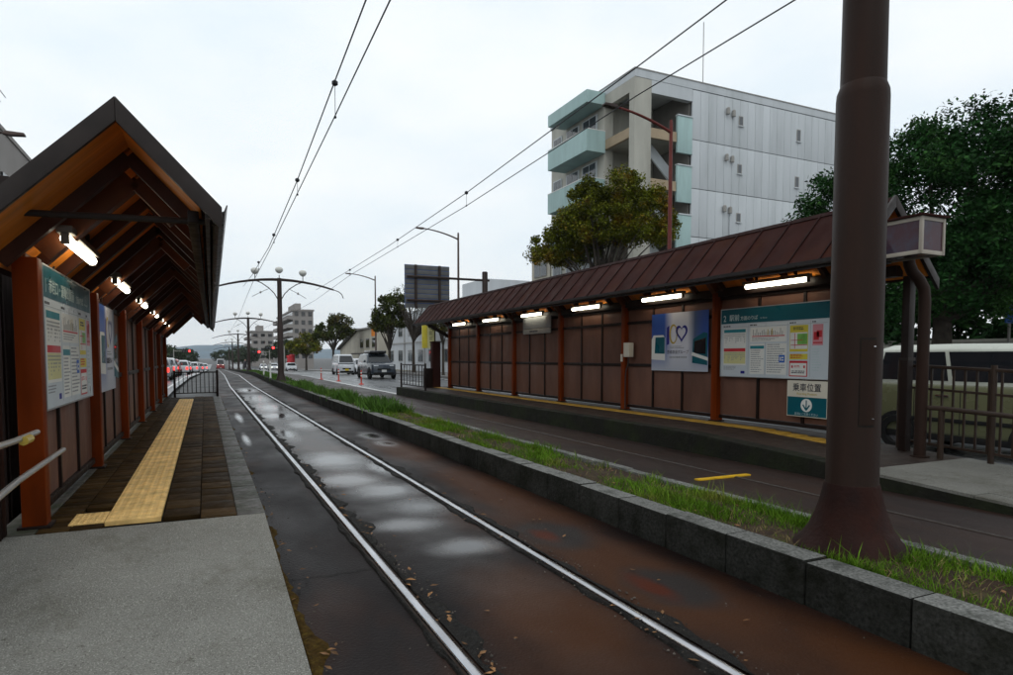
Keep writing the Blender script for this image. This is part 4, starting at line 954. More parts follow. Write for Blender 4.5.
tree('vase-shaped olive street tree beside the white building', (16.9, 64, gz(64)), 2.2, [(0, 0, 5.4, 2.0, 2.0, 1.5), (.3, -.6, 6.9, 1.4, 1.4, 1.), (-.6, 1., 4.9, 1.3, 1.4, 1.2)], 80, 8500, .15, M['leaf_olive'], .16, 12, .55, limbs=16)
tree('rounded olive street tree in front of the far grey flats', (17, 96, gz(96)), 3., [(0, 0, 5.8, 2.8, 2.8, 2.0), (.8, -1.2, 6.9, 1.9, 1.9, 1.2), (-1.3, 1.2, 5.2, 1.6, 1.8, 1.3)], 80, 7000, .2, M['leaf_olive'], .2, 14, .7, limbs=16)
tree('brownish street tree next to the red banners', (16.2, 118, gz(118)), 2.4, [(0, 0, 4.4, 2.6, 2.6, 2.0), (-1.2, 1.5, 4, 2, 2, 1.6)], 60, 5200, .24, M['leaf_autumn'], .2, 15, .8, limbs=10)
tree('low brown street tree between the far flats and the median', (16, 150, gz(150)), 2.2, [(0, 0, 4.2, 3, 3, 2.2), (-2, 3, 3.8, 2.6, 3, 2.)], 50, 4200, .3, M['leaf_far'], .2, 16, .9, limbs=8)
tree('nearly leafless tree rising behind the ribbed road sign', (18.2, 60, gz(60)), 3.2, [(0, 0, 7.0, 2.2, 2.2, 1.7), (1.5, -4, 6, 1.6, 1.8, 1.4)], 90, 1500, .1, M['leaf_olive'], .15, 17, .5, limbs=48)
tree('slim leafy street tree behind the yellow vertical sign', (16.8, 47.5, .02), 2.4, [(0, 0, 4.2, 1.1, 1.1, 1.1)], 26, 1600, .11, M['leaf_olive'], .1, 18, .45, limbs=12)
for i, (x, y, h) in enumerate(((-11.5, 120, 5.), (-10, 150, 5.5), (-8.5, 185, 6.), (-5.5, 230, 6.5))):
    tree('green roadside tree, %s in the row past the queue of tail lamps' % ORD[i], (x, y, gz(y)), 1.8, [(0, 0, h*.62, 3.6, 4, h*.38)], 45, 3200, .34, M['leaf_far'], .18, 30+i, 1., limbs=6)
for i, (x, y) in enumerate(((12, 240), (15, 280), (20, 330), (8, 370))):
    tree('dark far tree, %s in the clump at the end of the median' % ORD[i], (x, y, gz(y)), 2., [(0, 0, 4.6, 5, 5, 3.2)], 40, 2400, .5, M['leaf_far'], .25, 40+i, 1.4, limbs=5, group='far trees')
# ------------------------------------------------------------------ concrete apartment block
M['wall_c'] = mat('precast_panel', (.53, .56, .58), .75, .06, 1.2, c2=(.43, .46, .47), c2at=(.5, .75), c2scale=.9, stretch=(1, 1, .12), rnd=.05)
M['wall_c2'] = mat('concrete_frame', (.43, .42, .37), .75, .12, 1.2, c2=(.3, .29, .25), c2at=(.5, .75), stretch=(1, 1, .2))
M['mint'] = mat('mint_balcony', (.36, .5, .49), .6, .1, 1.5, c2=(.25, .34, .33), c2at=(.52, .75), stretch=(1, 1, .2), rnd=.06)
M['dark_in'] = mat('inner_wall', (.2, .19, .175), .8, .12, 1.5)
M['beige'] = mat('beige_parapet', (.36, .28, .19), .7, .1, 2)
AB = thing('apartment_block', 'tall pale concrete apartment block with mint balconies and open corner stairs', 'building', (22.06, 30.22, 0))
def ap(name, m, x0, x1, y0, y1, z0, z1, bevel=0., par=AB): return MB().box(x0, x1, y0, y1, z0, z1).build(name, M[m], par, bevel=bevel)
ZF = [17.5-.45, 14.18, 11.36, 8.54, 5.72, 2.9, 0.]
ap('core', 'joint', 4.12, 18.5, .12, 9.6, 0, 17.06)
pws = .62
for k in range(len(ZF)-1):
    zt, zb_ = ZF[k], ZF[k+1]
    pm = MB().box(.008, pws-.008, 0, .12, zb_+.02, zt-.02).mesh('wall_panel', M['wall_c'], bevel=.006)
    for i in range(23): link('wall_panel', pm, AB, (4.12+i*pws, 0, 0))
ap('parapet', 'wall_c', 0, 18.5, -.02, 9.7, 17.07, 17.5); ap('coping', 'ac', -.03, 18.53, -.05, 9.73, 17.5, 17.56)
# corner frame
for (x, y) in ((0, 0), (.0, 3.0)): ap('column', 'wall_c2', x, x+.62, y, y+.5, 0, 17.06)
ap('column', 'wall_c2', .62, 1.15, .001, .5, 0, 17.06)
ap('lintel', 'wall_c', 1.16, 4.1, 0, .35, 16.35, 17.06); ap('lintel', 'wall_c2', .0, .35, .5, 3.0, 16.35, 17.06)
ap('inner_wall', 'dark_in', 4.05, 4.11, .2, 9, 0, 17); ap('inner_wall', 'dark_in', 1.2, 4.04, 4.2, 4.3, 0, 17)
for k in range(1, 6):
    z = ZF[k]
    ap('floor_slab', 'wall_c2', .3, 4.04, .3, 4.2, z-.18, z+.02)
    ap('parapet_band', 'beige', 1.16, 3.0, .02, .2, z-.3, z+.25); ap('parapet_band', 'beige', .02, .2, .5, 3.0, z-.3, z+.25)
    b = ap('balcony_panel', 'mint', 3.02, 4.1, -.05, .12, z-.9, z+1.2, .02); ap('balcony_rail', 'wall_c', 3.0, 4.12, -.09, .15, z+1.2, z+1.27, par=b)
    # stair flight
    st_ = MB().add([(1.2, 1.2, z-.2), (3.6, 1.2, z-2.3), (3.6, 1.2, z-1.5), (1.2, 1.2, z+.6), (1.2, 1.32, z-.2), (3.6, 1.32, z-2.3), (3.6, 1.32, z-1.5), (1.2, 1.32, z+.6)], [(0,1,2,3),(7,6,5,4),(0,4,5,1),(1,5,6,2),(2,6,7,3),(3,7,4,0)])
    st_.build('stair_flight', M['wall_c'], AB)
ap('side_wall', 'wall_c2', .05, 4.0, 3.5, 9.6, 0, 17.05)
for k in range(0, 5):
    z = ZF[k+1]
    b = ap('balcony', 'mint', -1.31, -.0, 2.9, 7.66, z-.52, z-.37)
    for a in ((-1.31, -1.21, 2.9, 7.66), (-1.21, .0, 2.9, 3.0), (-1.21, .0, 7.56, 7.66)): ap('balcony_wall', 'mint', a[0], a[1], a[2], a[3], z-.37, z+.74, par=b)
    for a in ((-1.32, -1.2, 2.89, 7.67), (-1.2, .0, 2.89, 3.01)): ap('top_rail', 'white_plastic', a[0], a[1], a[2], a[3], z+.74, z+.79, par=b)
    for y0_, y1_ in ((3.9, 5.4), (6.0, 7.4), (8.2, 9.2)):
        w_ = ap('window', 'wall_c', -.02, .06, y0_-.08, y1_+.08, z+.0, z+2.1)
        for j in range(2):
            yy = y0_+(y1_-y0_)*j/2; ap('pane', 'glass_sky', -.04, -.015, yy+.04, yy+(y1_-y0_)/2-.04, z+.08, z+2.02, par=w_)
c_ = ap('canopy', 'mint', -1.31, -.035, 2.9, 7.66, 16.48, 17.2)
ap('light', 'globe', -1.0, -.8, 7.0, 7.2, 16.34, 16.475, par=AB)
for (x, z, w_, h_) in ((7.72, 15.5, .34, .58), (12.66, 15.25, .34, .76), (7.68, 12.62, .34, .58), (12.6, 12.33, .34, .7), (7.66, 9.7, .34, .55), (12.55, 9.3, .34, .7), (7.66, 6.9, .34, .55)):
    f_ = MB(); f_.box(x, x+w_, -.03, .0-.002, z, z+h_); f_.build('window', M['ac'], AB)
    wn_ = AB.children[-1]; ap('pane', 'glass_sky', x+.04, x+w_-.04, -.036, -.031, z+.05, z+h_-.05, par=wn_); ap('sill', 'wall_c', x-.05, x+w_+.05, -.09, -.032, z-.06, z-.005, par=wn_)
for (x, z) in ((6.75, 16.2), (7.2, 16.12), (6.7, 13.45), (7.15, 13.4), (6.6, 10.4), (7.05, 10.35)):
    MB().lathe([(.11, 0), (.11, .34), (.05, .4)], (x, -.13, z-.2), 10).build('vent_hood', M['ac'], AB)
MB().tube([(7.1, -.08, 10.1), (7.1, -.08, 5.)], .05, 8).build('vent_pipe', M['wall_c'], AB)
MB().tube([(5.4, .6, 17.5), (5.4, .6, 21.4)], .025, 6).build('antenna', M['ac'], AB)
# low cream wing left of it
M['cream_w'] = mat('cream_wall', (.44, .41, .34), .75, .1, 1., c2=(.34, .31, .26), c2at=(.52, .75), stretch=(1, 1, .2))
def simple_house(name, label, loc, W, D, Hh, m, wins=(), roof=None, group=None):
    B = thing(name, label, 'building', loc, group=group); B_ = MB().box(0, W, 0, D, 0, Hh).build('wall', M[m], B)
    MB().box(-.06, W+.06, -.06, D+.06, Hh, Hh+.2).build('parapet', M[roof or m], B)
    for (face, a0, a1, z0, z1) in wins:           # face 'x' looks towards the tracks, 'y' towards the camera
        if face == 'x': f = MB().box(-.05, -.002, a0, a1, z0, z1).build('window', M['ac'], B); k = 2; w = (a1-a0)/k
        else: f = MB().box(a0, a1, -.05, -.002, z0, z1).build('window', M['ac'], B); k = 2; w = (a1-a0)/k
        for j in range(k):
            c0, c1 = a0+w*j+.05, a0+w*(j+1)-.05
            (MB().box(-.06, -.052, c0, c1, z0+.05, z1-.05) if face == 'x' else MB().box(c0, c1, -.06, -.052, z0+.05, z1-.05)).build('pane', M['glass_sky'], f)
    return B
simple_house('low_annex', 'low cream annex with a strip window beside the apartment block', (22.08, 39.96, 0), 9, 2.75, 9.1, 'cream_w', [('x', .4, 2.3, 7.2, 8.2)])
M['white_w'] = mat('white_wall', (.5, .52, .54), .7, .08, .8, c2=(.4, .41, .42), c2at=(.52, .76), stretch=(1, 1, .2))
wins = [('x', y, y+1.7, z, z+1.3) for y in (2, 5.4, 9.5, 13.2, 17, 21, 25) for z in (1.0, 3.9)]
wb_ = simple_house('white_building', 'long white two-storey building with dark windows behind the street trees', (21, 52.5, gz(60)), 12, 27, 6.4, 'white_w', wins)
MB().box(4, 9, 6, 12, 6.6, 9.2).build('roof_room', M['white_w'], wb_)
MB().box(-.12, -.07, 0, 27, 3.05, 3.15).build('string_course', M['ac'], wb_)
for y in (4.5, 12.5, 20): MB().tube([(-.08, y, .3), (-.08, y, 6.2)], .05, 6).build('downpipe', M['ac'], wb_)
tag(wb_, 'long white two-storey building with dark windows behind the street trees', 'building')
hs = thing('cream_house', 'cream house with a sloping dark roof beside the street tree', 'building', (21, 85, gz(90)))
MB().prism([(0, 0), (27, 0), (27, 3.2), (13, 5.9), (0, 5.9)], 'x', 0, 9).build('wall', M['cream_w'], hs)
MB().prism([(13, 5.95), (27.6, 3.14), (27.6, 3.4), (13, 6.25)], 'x', -.5, 9.3).build('roof', M['fascia'], hs); MB().box(-.3, 9.2, -.2, 13, 5.92, 6.12).build('roof_edge', M['ac'], hs)
for y in (1.5, 5.2, 9.): f = MB().box(-.05, -.002, y, y+2.2, 3.2, 4.6).build('window', M['ac'], hs); MB().box(-.06, -.052, y+.1, y+2.1, 3.3, 4.5).build('pane', M['glass'], f)
MB().box(-1.2, -.002, 3, 12, 2.3, 2.5).build('awning', M['fascia'], hs); MB().box(-.03, -.002, 1., 4., 4.8, 5.8).build('sign_panel', M['soffit'], hs)
M['flat_w'] = mat('flats_wall', (.26, .24, .225), .75, .1, .3)
def flats(label, loc, W, D, Hh, nf, nw):
    B = thing('block_of_flats', label, 'building', loc, group='far blocks of flats')
    MB().box(0, W, 0, D, 0, Hh).build('wall', M['flat_w'], B); MB().box(-.3, W+.3, -.3, D+.3, Hh, Hh+.5).build('parapet', M['flat_w'], B)
    MB().box(W*.3, W*.6, D*.2, D*.6, Hh+.5, Hh+3).build('roof_room', M['flat_w'], B)
    fh = Hh/nf
    for k in range(1, nf):
        b = MB().box(-1.6, -.002, 0, D, k*fh, k*fh+1.15).build('balcony', M['flat_w'], B)
        MB().box(-.06, -.003, .5, D-.5, k*fh+1.2, k*fh+2.3).build('window_band', M['glass'], B)
        for j in range(nw):
            x = W*(j+.25)/nw; f = MB().box(x, x+W*.55/nw, -.1, -.003, k*fh+1.05, k*fh+2.3).build('window', M['glass'], B)
    return B
flats('grey-brown block of flats beyond the rounded street tree', (24.4, 205, gz(200)-.5), 6, 46, 18, 7, 3)
flats('small distant grey block of flats beside the tram poles', (18.5, 300, gz(300)-.5), 9, 30, 15.5, 5, 3)
lb = simple_house('grey_building', 'grey building with a roof antenna behind the gabled roof', (-19, 28, 0), 11, 30, 11.5, 'flat_w', [('y', 8, 10, 7, 8.6)])
tag(lb, 'grey building with a roof antenna behind the gabled roof', 'building')
for y in (7.4, 8.6): MB().tube([(10.6, y, 11.6), (10.6, y, 13.4)], .03, 6).build('antenna_mast', M['ac'], lb); 
for i in range(5): MB().tube([(10.2+.2*i, 7.4, 12.4+.22*i), (10.2+.2*i, 9.0, 12.4+.22*i)], .02, 5).build('antenna_rod', M['ac'], lb)
MB().box(11.001, 11.1, 7.6, 8.9, 8.2, 9.6).build('window', M['glass'], lb)
simple_house('far_shed', 'low blue-grey building beyond the queue of tail lamps', (-15, 300, gz(300)), 10.5, 12, 7.2, 'glass_sky')
# yellow vertical sign, red banners, hills
vs_ = thing('vertical_sign', 'yellow and white vertical sign on a post beside the brown pillar', 'sign', (12.2+4.3, 48.6, .02))
MB().tube([(0, 0, 0), (0, 0, 4.6)], .06, 8).build('post', M['pole_far'], vs_); MB().box(-.62, -.07, -.08, .08, 2.1, 4.0).build('panel', M['p_paleyellow'], vs_, bevel=.01); MB().box(-1.05, -.64, -.07, .07, 2.1, 4.0).build('panel', M['p_yellow'], vs_, bevel=.01)
for i in range(4): marks(lines(-.48, -.2, 3.55-i*.43, 3.85-i*.43, 4, .45, 50+i), 'ink', vs_, -.0805, 'lettering')
for i, (x, y) in enumerate(((15.2, 128), (15.6, 136), (14.8, 122))):
    fl = thing('banner', 'red shop banner, %s in the row at the pavement edge' % ORD[i], 'banner', (x, y, gz(y)), group='red banners')
    MB().tube([(0, 0, 0), (0, 0, 3.1)], .05, 6).build('mast', M['ac'], fl)
    b = MB(); n = 6
    for k in range(n+1):
        b.v += [(-.05-.04*math.sin(k), .03*math.sin(k*1.7), .7+2.2*k/n), (-.7-.08*math.sin(k*1.3), .1*math.cos(k*1.1), .7+2.2*k/n)]
        if k: b.f.append((2*k-2, 2*k-1, 2*k+1, 2*k))
    fo = b.build('cloth', M['p_red'], fl); md = fo.modifiers.new('t', 'SOLIDIFY'); md.thickness = .01
hl_ = MB(); rr = random.Random(2); nx, ny = 60, 8
for j in range(ny):
    for i in range(nx):
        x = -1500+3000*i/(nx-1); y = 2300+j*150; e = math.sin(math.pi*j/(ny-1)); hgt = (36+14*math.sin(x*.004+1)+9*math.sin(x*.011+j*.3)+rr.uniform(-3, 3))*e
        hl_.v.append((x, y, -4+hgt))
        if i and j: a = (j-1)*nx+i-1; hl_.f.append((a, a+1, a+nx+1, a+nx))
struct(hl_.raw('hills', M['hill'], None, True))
# boundary wall and planting behind the big tree
bw = thing('boundary_wall', 'grey concrete boundary wall behind the large dark tree', 'wall', (23.6, -4, 0))
wp = MB().box(0, .18, .01, 1.99, 0, 1.9).mesh('wall_block', M['wall_c2'], bevel=.01)
for i in range(16): link('wall_block', wp, bw, (0, 2*i, 0))
MB().box(-.05, .23, 0, 32, 1.9, 2.02).build('coping', M['wall_c2'], bw, bevel=.01)
for i, (x, y) in enumerate(((26.5, 8.5), (26.5, 15.5), (27, 22))):
    tree('dense evergreen rising behind the boundary wall, %s from the apartment block' % ORD[2-i], (x, y, -.2), 1.4, [(0, 0, 3.0, 3.2, 3.8, 2.8), (0, 0, 5.2, 2, 2.4, 1.2)], 160, 16000, .16, M['leaf_dark'], .2, 70+i, .7, limbs=10, group='evergreens behind the boundary wall')
bl = thing('blue_sign', 'small blue sign panel on a post by the boundary wall', 'sign', (21.6, 11.0, .02))
MB().tube([(0, 0, 0), (0, 0, 3.4)], .04, 8).build('post', M['ac'], bl); MB().box(-.3, .3, -.06, -.03, 2.4, 3.35).build('panel', M['p_blue'], bl, bevel=.01)

ec = thing('equipment_cabinet', 'dark brown equipment cabinet standing behind the gabled shelter', 'cabinet', (-1.62, 7.6, -.12))
MB().box(-.14, .14, -1.15, 1.0, 0, .12).build('plinth', M['concrete_edge'], ec, bevel=.01); MB().box(-.13, .13, -1.12, .97, .12, 2.35).build('case', M['shelter_dark'], ec, bevel=.015)
for y_ in (-1.08, -.38, .32): MB().box(.13, .145, y_, y_+.62, .2, 2.25).build('door', M['shelter_dark'], ec, bevel=.005)
# ------------------------------------------------------------------ vehicles (front towards +x in the car's own axes)
PAINT = {}
def paint(c, name):
    if name not in PAINT: PAINT[name] = mat(name, c, .28, .06, .8, coat=.6, spec=.5)
    return PAINT[name]
def loft(sections):
    b = MB(); n = len(sections[0])
    for i, s in enumerate(sections):
        b.v += s
        if i:
            for k in range(n): a = (i-1)*n+k; c = (i-1)*n+(k+1) % n; b.f.append((a, c, c+n, a+n))
    L = len(sections); b.f += [tuple(range(n)), tuple(range((L-1)*n, L*n))[::-1]]
    return b
def car(name, label, cat, loc, rz, L, W, H, body, roofm=None, belt=.95, nose=.8, hood=.9, ws=(.9, .45), rear=(-.98, -.9), group=None, lit=None, plate_m='plate_w', clear=.2, wheel_r=.3, windows=2, dark_trim=True):
    V = thing(name, label, cat, loc, rz, group)
    h = L/2; w = W/2; roofm = roofm or body
    def sec(x, zb, zt, ww):
        return [(x, -ww*.9, zb), (x, -ww, zb+.12), (x, -ww, zt-.14), (x, -ww*.955, zt), (x, ww*.955, zt), (x, ww, zt-.14), (x, ww, zb+.12), (x, ww*.9, zb)]
    xh = ws[0]*h
    S = [sec(-h, clear+.16, belt*.9, w*.88), sec(-h+.05, clear+.05, belt*.98, w*.96), sec(-h+.35, clear, belt, w), sec(0, clear, belt, w), sec(xh-.1, clear, belt, w), sec(xh+.02 if xh+.02 < h-.3 else h-.32, clear, hood, w*.99),
         sec(h-.22, clear, nose+.04, w*.95), sec(h-.06, clear+.05, nose-.03, w*.88), sec(h, clear+.14, nose-.16, w*.8)]
    loft(S).build('body', body, V, bevel=.025)
    def g(x, z0, z1, wb, wt): return [(x[0], -wb, z0), (x[1], -wt, z1-.09), (x[2], -wt+.12, z1), (x[2], wt-.12, z1), (x[1], wt, z1-.09), (x[0], wb, z0)]
    wb, wt = w*.955, w*.82; xr0, xr1, xf1, xf0 = rear[0]*h, rear[1]*h, ws[1]*h, ws[0]*h
    zb = belt-.03
    G = [g((xr0, xr1-.02, xr1+.1), zb, H-.05, wb*.97, wt*.96), g((xr0+.02, xr1+.12, xr1+.3), zb, H-.01, wb, wt), g(((xr0+xf0)/2,)*3, zb, H, wb, wt), g((xf0-.06, xf1-.16, xf1-.25), zb, H-.01, wb, wt), g((xf0, xf1, xf1-.12), zb, H-.05, wb*.96, wt*.95)]
    loft(G).build('cabin', roofm, V, bevel=.02)
    zt = H-.13
    def side(z): t = (z-zb)/(H-.09-zb); return wb+(wt-wb)*t
    def xf(z): return xf0+(xf1-xf0)*(z-zb)/(H-.09-zb)
    def xr(z): return xr0+(xr1-xr0)*(z-zb)/(H-.09-zb)
    z0 = belt+.05
    for s in (-1, 1):
        xs = frange(0, 1, windows)
        for i in range(windows):
            def X(t, z): a, b = xr(z)+.22, xf(z)-.2; return a+(b-a)*t
            t0, t1 = xs[i]+(.015 if i else 0), xs[i+1]-(.015 if i < windows-1 else 0)
            q = [(X(t0, z0), z0), (X(t1, z0), z0), (X(t1, zt), zt), (X(t0, zt), zt)]
            b = MB(); o_ = .004
            b.add([(x, s*(side(z)+o_), z) for x, z in q]+[(x, s*(side(z)-.03), z) for x, z in q], [(0,1,2,3),(4,5,6,7),(0,1,5,4),(1,2,6,5),(2,3,7,6),(3,0,4,7)]); b.build('side_window', M['glass'], V, bevel=.0)
        # mirror, door handles, wheels
        mz = belt+.1; MB().box(xf(mz)-.32, xf(mz)-.18, s*(side(mz)+.05) if s > 0 else s*(side(mz)+.2), s*(side(mz)+.2) if s > 0 else s*(side(mz)+.05), mz-.08, mz+.1).build('mirror', roofm, V, bevel=.03)
        for i in range(windows-1 or 1):
            xh_ = (xr0+xf0)/2+(-.1 if i == 0 else .9); y_ = s*(w+.012); MB().box(xh_-.1, xh_+.1, min(y_-.02*s, y_+.008*s), max(y_-.02*s, y_+.008*s), belt-.2, belt-.165).build('door_handle', M['chrome'], V, bevel=.006)
        for x in (xr0+.62, h-.72):
            wh = MB(); R_ = wheel_r; k = 22
            prof = [(R_*.62, -.02), (R_*.95, -.02), (R_, .02), (R_, .15), (R_*.95, .19), (R_*.62, .19)]
            for r, yy in prof: wh.v += [(r*math.cos(6.2832*j/k), 0+yy, r*math.sin(6.2832*j/k)) for j in range(k)]
            for a in range(len(prof)):
                c = (a+1) % len(prof)
                for j in range(k): wh.f.append((a*k+j, a*k+(j+1) % k, c*k+(j+1) % k, c*k+j))
            yo = s*(w-.155) if s > 0 else s*(w+.015)
            wo = wh.build('wheel', M['rubber'], V, loc=(x, yo if s > 0 else -w-.015, R_))
            MB().tube([(0, .03, 0), (0, .14, 0)], R_*.615, 18).build('rim', M['chrome'] if dark_trim else M['ac'], wo)
            ar_ = MB(); k = 14                                          # wheel-arch lip
            po = [((R_+.07)*math.cos(math.pi*j/k), (R_+.07)*math.sin(math.pi*j/k)) for j in range(k+1)]; pi_ = [((R_+.005)*math.cos(math.pi*j/k), (R_+.005)*math.sin(math.pi*j/k)) for j in range(k+1)]
            ar_.add([(x+a, s*(w+.006), R_+c) for a, c in po]+[(x+a, s*(w+.006), R_+c) for a, c in pi_], [(j, j+1, k+2+j, k+1+j) for j in range(k)]); ar_.build('wheel_arch', M['rubber'], V)
        if name == 'parked_van':
            for xg in (xr0+.9, -.05, xf0-.18): MB().box(xg-.005, xg+.005, min(s*(w-.02), s*(w+.003)), max(s*(w-.02), s*(w+.003)), clear+.12, belt-.1).build('door_gap', M['rubber'], V)
            MB().box(-h+.5, xf0-.3, min(s*(w-.01), s*(w+.012)), max(s*(w-.01), s*(w+.012)), .52, .58).build('side_moulding', M['rubber'], V, bevel=.004)
        MB().box(-h+.4, h-.5, min(s*(w-.04), s*(w+.004)), max(s*(w-.04), s*(w+.004)), clear+.0, clear+.1).build('sill', M['rubber'], V, bevel=.01)
    def end_glass(x0_, x1_, sg, nm):
        za, zc = belt+.04, H-.14
        def XX(z): return x0_+(x1_-x0_)*(z-zb)/(H-.09-zb)+sg*.012
        a, c = wb*.88, wt*.86
        MB().add([(XX(za), -a, za), (XX(za), a, za), (XX(zc), c, zc), (XX(zc), -c, zc), (XX(za)-sg*.04, -a, za), (XX(za)-sg*.04, a, za), (XX(zc)-sg*.04, c, zc), (XX(zc)-sg*.04, -c, zc)], [(0,1,2,3),(7,6,5,4),(0,4,5,1),(1,5,6,2),(2,6,7,3),(3,7,4,0)]).build(nm, M['glass'], V)
    end_glass(xf0, xf1, 1, 'windscreen'); end_glass(xr0, xr1, -1, 'rear_window')
    for s in (-1, 1):
        MB().box(h-.2, h-.015, s*w*.6-.17, s*w*.6+.17, nose-.22, nose-.06).build('headlight', M['head_on'] if lit == 'head' else M['lamp_lens'], V, bevel=.03)
        MB().box(-h-.012, -h+.1, s*w*.74-.1, s*w*.74+.1, belt*.9-.32, belt*.9-.02).build('tail_light', M['tail_on'] if lit == 'tail' else M['p_red'], V, bevel=.02)
    MB().box(h-.1, h+.012, -w*.5, w*.5, nose-.44, nose-.3).build('grille', M['rubber'], V, bevel=.02)
    MB().box(h-.14, h+.02, -w*.78, w*.78, clear+.05, clear+.2).build('bumper', M['rubber'], V, bevel=.03)
    MB().box(h+.012, h+.028, -.17, .17, clear+.22, clear+.38).build('number_plate', M[plate_m], V); MB().box(-h-.028, -h-.012, -.17, .17, belt*.55, belt*.55+.16).build('number_plate', M[plate_m], V)
    return V
olive = paint((.13, .135, .07), 'olive_paint'); ivory = paint((.46, .48, .41), 'ivory_paint'); dkblue = paint((.02, .03, .045), 'dark_paint'); whitep = paint((.55, .57, .6), 'white_paint'); silver = paint((.3, .32, .34), 'silver_paint'); redp = paint((.3, .02, .02), 'red_paint'); black = paint((.015, .015, .017), 'black_paint')
ROADZ = -.13
car('parked_van', 'olive green small van with ivory roof behind the brown railing', 'van', (11.3, 5.95, ROADZ), -math.pi/2, 3.4, 1.5, 1.76, olive, ivory, belt=1.12, nose=1.0, hood=1.1, ws=(.72, .5), rear=(-.98, -.93), clear=.22, wheel_r=.29)
car('suv_car', 'dark blue-black off-road car with roof box driving toward the shelters', 'car', (11.4, 47., ROADZ), -math.pi/2, 4.7, 1.85, 1.82, dkblue, dkblue, belt=1.15, nose=1.05, hood=1.15, ws=(.42, .2), rear=(-.97, -.88), clear=.28, wheel_r=.38)
rb = thing('roof_box', 'flat dark box carried on the roof of the off-road car', 'roof box', (11.4, 47.3, ROADZ+1.82)); MB().box(-.6, .6, -1.0, .9, .03, .2).build('case', black, rb, bevel=.05)
for y in (-.6, .5): MB().box(-.65, .65, y-.03, y+.03, -.02, .03).build('cross_bar', M['rubber'], rb)
car('delivery_van', 'white small van with yellow plate following the dark off-road car', 'van', (11.5, 60, ROADZ+gz(60)), -math.pi/2, 3.4, 1.5, 1.88, whitep, whitep, belt=1.1, nose=.95, hood=1.05, ws=(.93, .7), rear=(-.98, -.93), plate_m='plate_y', wheel_r=.28)
car('hatchback_car', 'silver-white car in the lane beside the white small van', 'car', (14.0, 64, ROADZ+gz(64)), -math.pi/2, 4.2, 1.7, 1.55, whitep, whitep, ws=(.5, .2))
for i, (x, y, p, lt) in enumerate(((13, 118, whitep, None), (11.5, 134, whitep, 'head'), (14.5, 150, silver, None), (12.5, 175, whitep, 'head'))):
    car('hatchback_car', 'far pale oncoming car, %s behind the crossing' % ORD[i], 'car', (x+px(y)*.5, y, ROADZ+gz(y)), -math.pi/2, 4., 1.7, 1.5, p, p, ws=(.5, .2), lit=lt, group='far oncoming cars')
for i, (x, y, p, n_) in enumerate(((-3.1, 50, silver, 'silver'), (-3.2, 58, whitep, 'white'), (-3.3, 66, redp, 'red'), (-2.9, 76, whitep, 'white'), (-3, 88, silver, 'silver'), (-2.6, 102, whitep, 'white'), (-2.2, 120, silver, 'silver'), (-1.8, 142, whitep, 'white'))):
    car('queued_car', '%s car with lit tail lamps, %s in the queue past the platform gate' % (n_, ORD[i]), 'car', (x+px(y), y, -.12+gz(y)), math.pi/2, 4.1, 1.7, 1.52, p, p, ws=(.5, .2), lit='tail', group='cars queuing on the road')
bus = car('far_tram', 'small far red and white tram at the end of the tracks', 'tram', (1.6+px(210)+.2, 215, gz(215)), -math.pi/2, 9, 2.2, 3.1, redp, whitep, belt=1.5, nose=1.5, hood=1.5, ws=(.98, .95), rear=(-.98, -.95), windows=5, lit='head')
# red marker posts, white posts, traffic signals
for i, (x, y) in enumerate(((8.0, 36.5), (7.75, 42), (7.3, 46))):
    c = thing('marker_post', 'red flexible marker post, %s along the lane edge past the long platform' % ORD[i], 'post', (x, y, ROADZ+gz(y)), group='red marker posts')
    MB().lathe([(.16, 0), (.15, .03), (.06, .06), (.04, .08), (.04, .78), (.02, .8)], (0, 0, 0), 12).build('tube', M['cone_red'], c)
    for zz in (.45, .62): MB().lathe([(.042, 0), (.042, .08)], (0, 0, zz), 12).build('reflective_band', M['p_paper'], c)
for i, (x, y) in enumerate(((3.25, 38.3), (3.3, 44.6))):
    c = thing('white_post', 'thin white post on the weedy median, %s past the first lamp pole' % ORD[i], 'post', (x+px(y), y, .2+gz(y)), group='white posts on the median')
    MB().lathe([(.06, 0), (.05, .05), (.045, .1), (.045, .95), (.02, 1.0)], (0, 0, 0), 10).build('tube', M['white_plastic'], c); MB().lathe([(.047, 0), (.047, .07)], (0, 0, .8), 10).build('band', M['ac'], c)
def signal(label, x, y, z, h, side=1):
    T = thing('traffic_signal', label, 'traffic light', (x, y, z), group='traffic lights at the crossing')
    MB().tube([(0, 0, 0), (0, 0, h+.3)], [.1, .07], 10).build('post', M['ac'], T); MB().tube([(0, 0, h), (-1.8*side, 0, h)], .04, 8).build('arm', M['ac'], T)
    hd = MB().box(-1.9*side-.65, -1.9*side+.65, -.1, .1, h-.22, h+.22).build('head', M['rubber'], T, bevel=.04)
    for k in range(3):
        MB().tube([(-1.9*side-.42+.42*k, -.14, h), (-1.9*side-.42+.42*k, -.1, h)], .15, 14).build('lens', M['signal_red'] if k == 2 else M['glass'], hd)
signal('traffic light showing red beside the far crossing, taller of two', 10.2, 96, gz(96), 3.3)
signal('traffic light showing red beside the far crossing, shorter of two', 8.9, 104, gz(104), 2.9)
signal('traffic light showing red above the queue of tail lamps', -4.6, 118, gz(118), 3.3, -1)
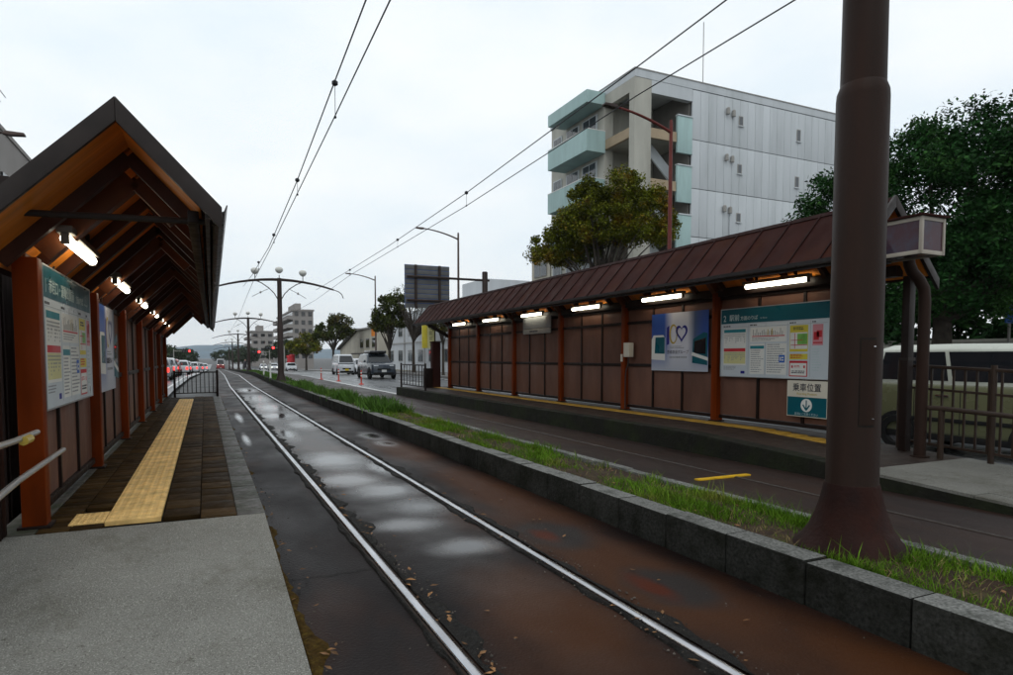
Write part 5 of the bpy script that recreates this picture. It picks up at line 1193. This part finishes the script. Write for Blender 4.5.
# person crossing the street in the distance
me = bpy.data.meshes.new('person')
J = [(0, 0, .95), (0, 0, 1.2), (0, .0, 1.42), (.02, 0, 1.55), (.05, 0, 1.68), (-.02, .1, .9), (.22, .11, .5), (.32, .1, .08), (.44, .1, .04), (-.02, -.1, .9), (-.1, -.11, .48), (-.36, -.1, .12), (-.26, -.1, .03),
     (0, .19, 1.38), (-.12, .24, 1.1), (-.05, .25, .86), (0, -.19, 1.38), (.14, -.24, 1.12), (.28, -.22, .95)]
E_ = [(0, 1), (1, 2), (2, 3), (3, 4), (0, 5), (5, 6), (6, 7), (7, 8), (0, 9), (9, 10), (10, 11), (11, 12), (2, 13), (13, 14), (14, 15), (2, 16), (16, 17), (17, 18)]
RD = [.15, .15, .15, .06, .11, .1, .075, .05, .045, .1, .075, .05, .045, .075, .055, .04, .075, .055, .04]
me.from_pydata(J, E_, []); me.update(); pm_, pn, pl_, pb = newmat('person_clothing')
g_ = pn.new('ShaderNodeTexCoord'); s_ = pn.new('ShaderNodeSeparateXYZ'); pl_.new(g_.outputs['Object'], s_.inputs[0])
cr = pn.new('ShaderNodeValToRGB'); cr.color_ramp.interpolation = 'CONSTANT'; cr.color_ramp.elements[0].color = (.02, .02, .025, 1); cr.color_ramp.elements[1].position = .815; cr.color_ramp.elements[1].color = (.4, .24, .17, 1)
q = cr.color_ramp.elements.new(.93); q.color = (.015, .012, .01, 1)
pl_.new(maprange(pn, pl_, s_.outputs['Z'], 0, 1.85, 0, 1), cr.inputs[0]); pl_.new(cr.outputs[0], pb.inputs['Base Color']); me.materials.append(pm_)
pe_ = tag(link('person', me, None, (4.9, 94, gz(94)-.02), R(10)), 'person in dark clothes striding across the tracks far away', 'person')
sk = pe_.modifiers.new('skin', 'SKIN')
for i, r in enumerate(RD): me.skin_vertices[0].data[i].radius = (r, r)
me.skin_vertices[0].data[0].use_root = True
ss = pe_.modifiers.new('sub', 'SUBSURF'); ss.levels = 1; ss.render_levels = 2
# ------------------------------------------------------------------ haze
hz, hn, hlk, hb_ = newmat('haze'); hn.remove(hb_)
pv_ = hn.new('ShaderNodeVolumePrincipled'); pv_.inputs['Color'].default_value = (.96, .98, 1, 1); pv_.inputs['Density'].default_value = HAZE; pv_.inputs['Anisotropy'].default_value = .2
hlk.new(pv_.outputs[0], hn['Material Output'].inputs['Volume'])
stuff(MB().box(-1900, 1900, -90, 3900, -5, 180).raw('haze', hz), 'thin pale haze in the distance', 'haze')
# lettering becomes mesh
bpy.context.view_layer.update(); dg = bpy.context.evaluated_depsgraph_get()
for o in texts:
    me = bpy.data.meshes.new_from_object(o.evaluated_get(dg)); n_ = link('lettering', me, o.parent, o.location); n_.rotation_euler = o.rotation_euler; n_.scale = o.scale
    bpy.data.objects.remove(o)
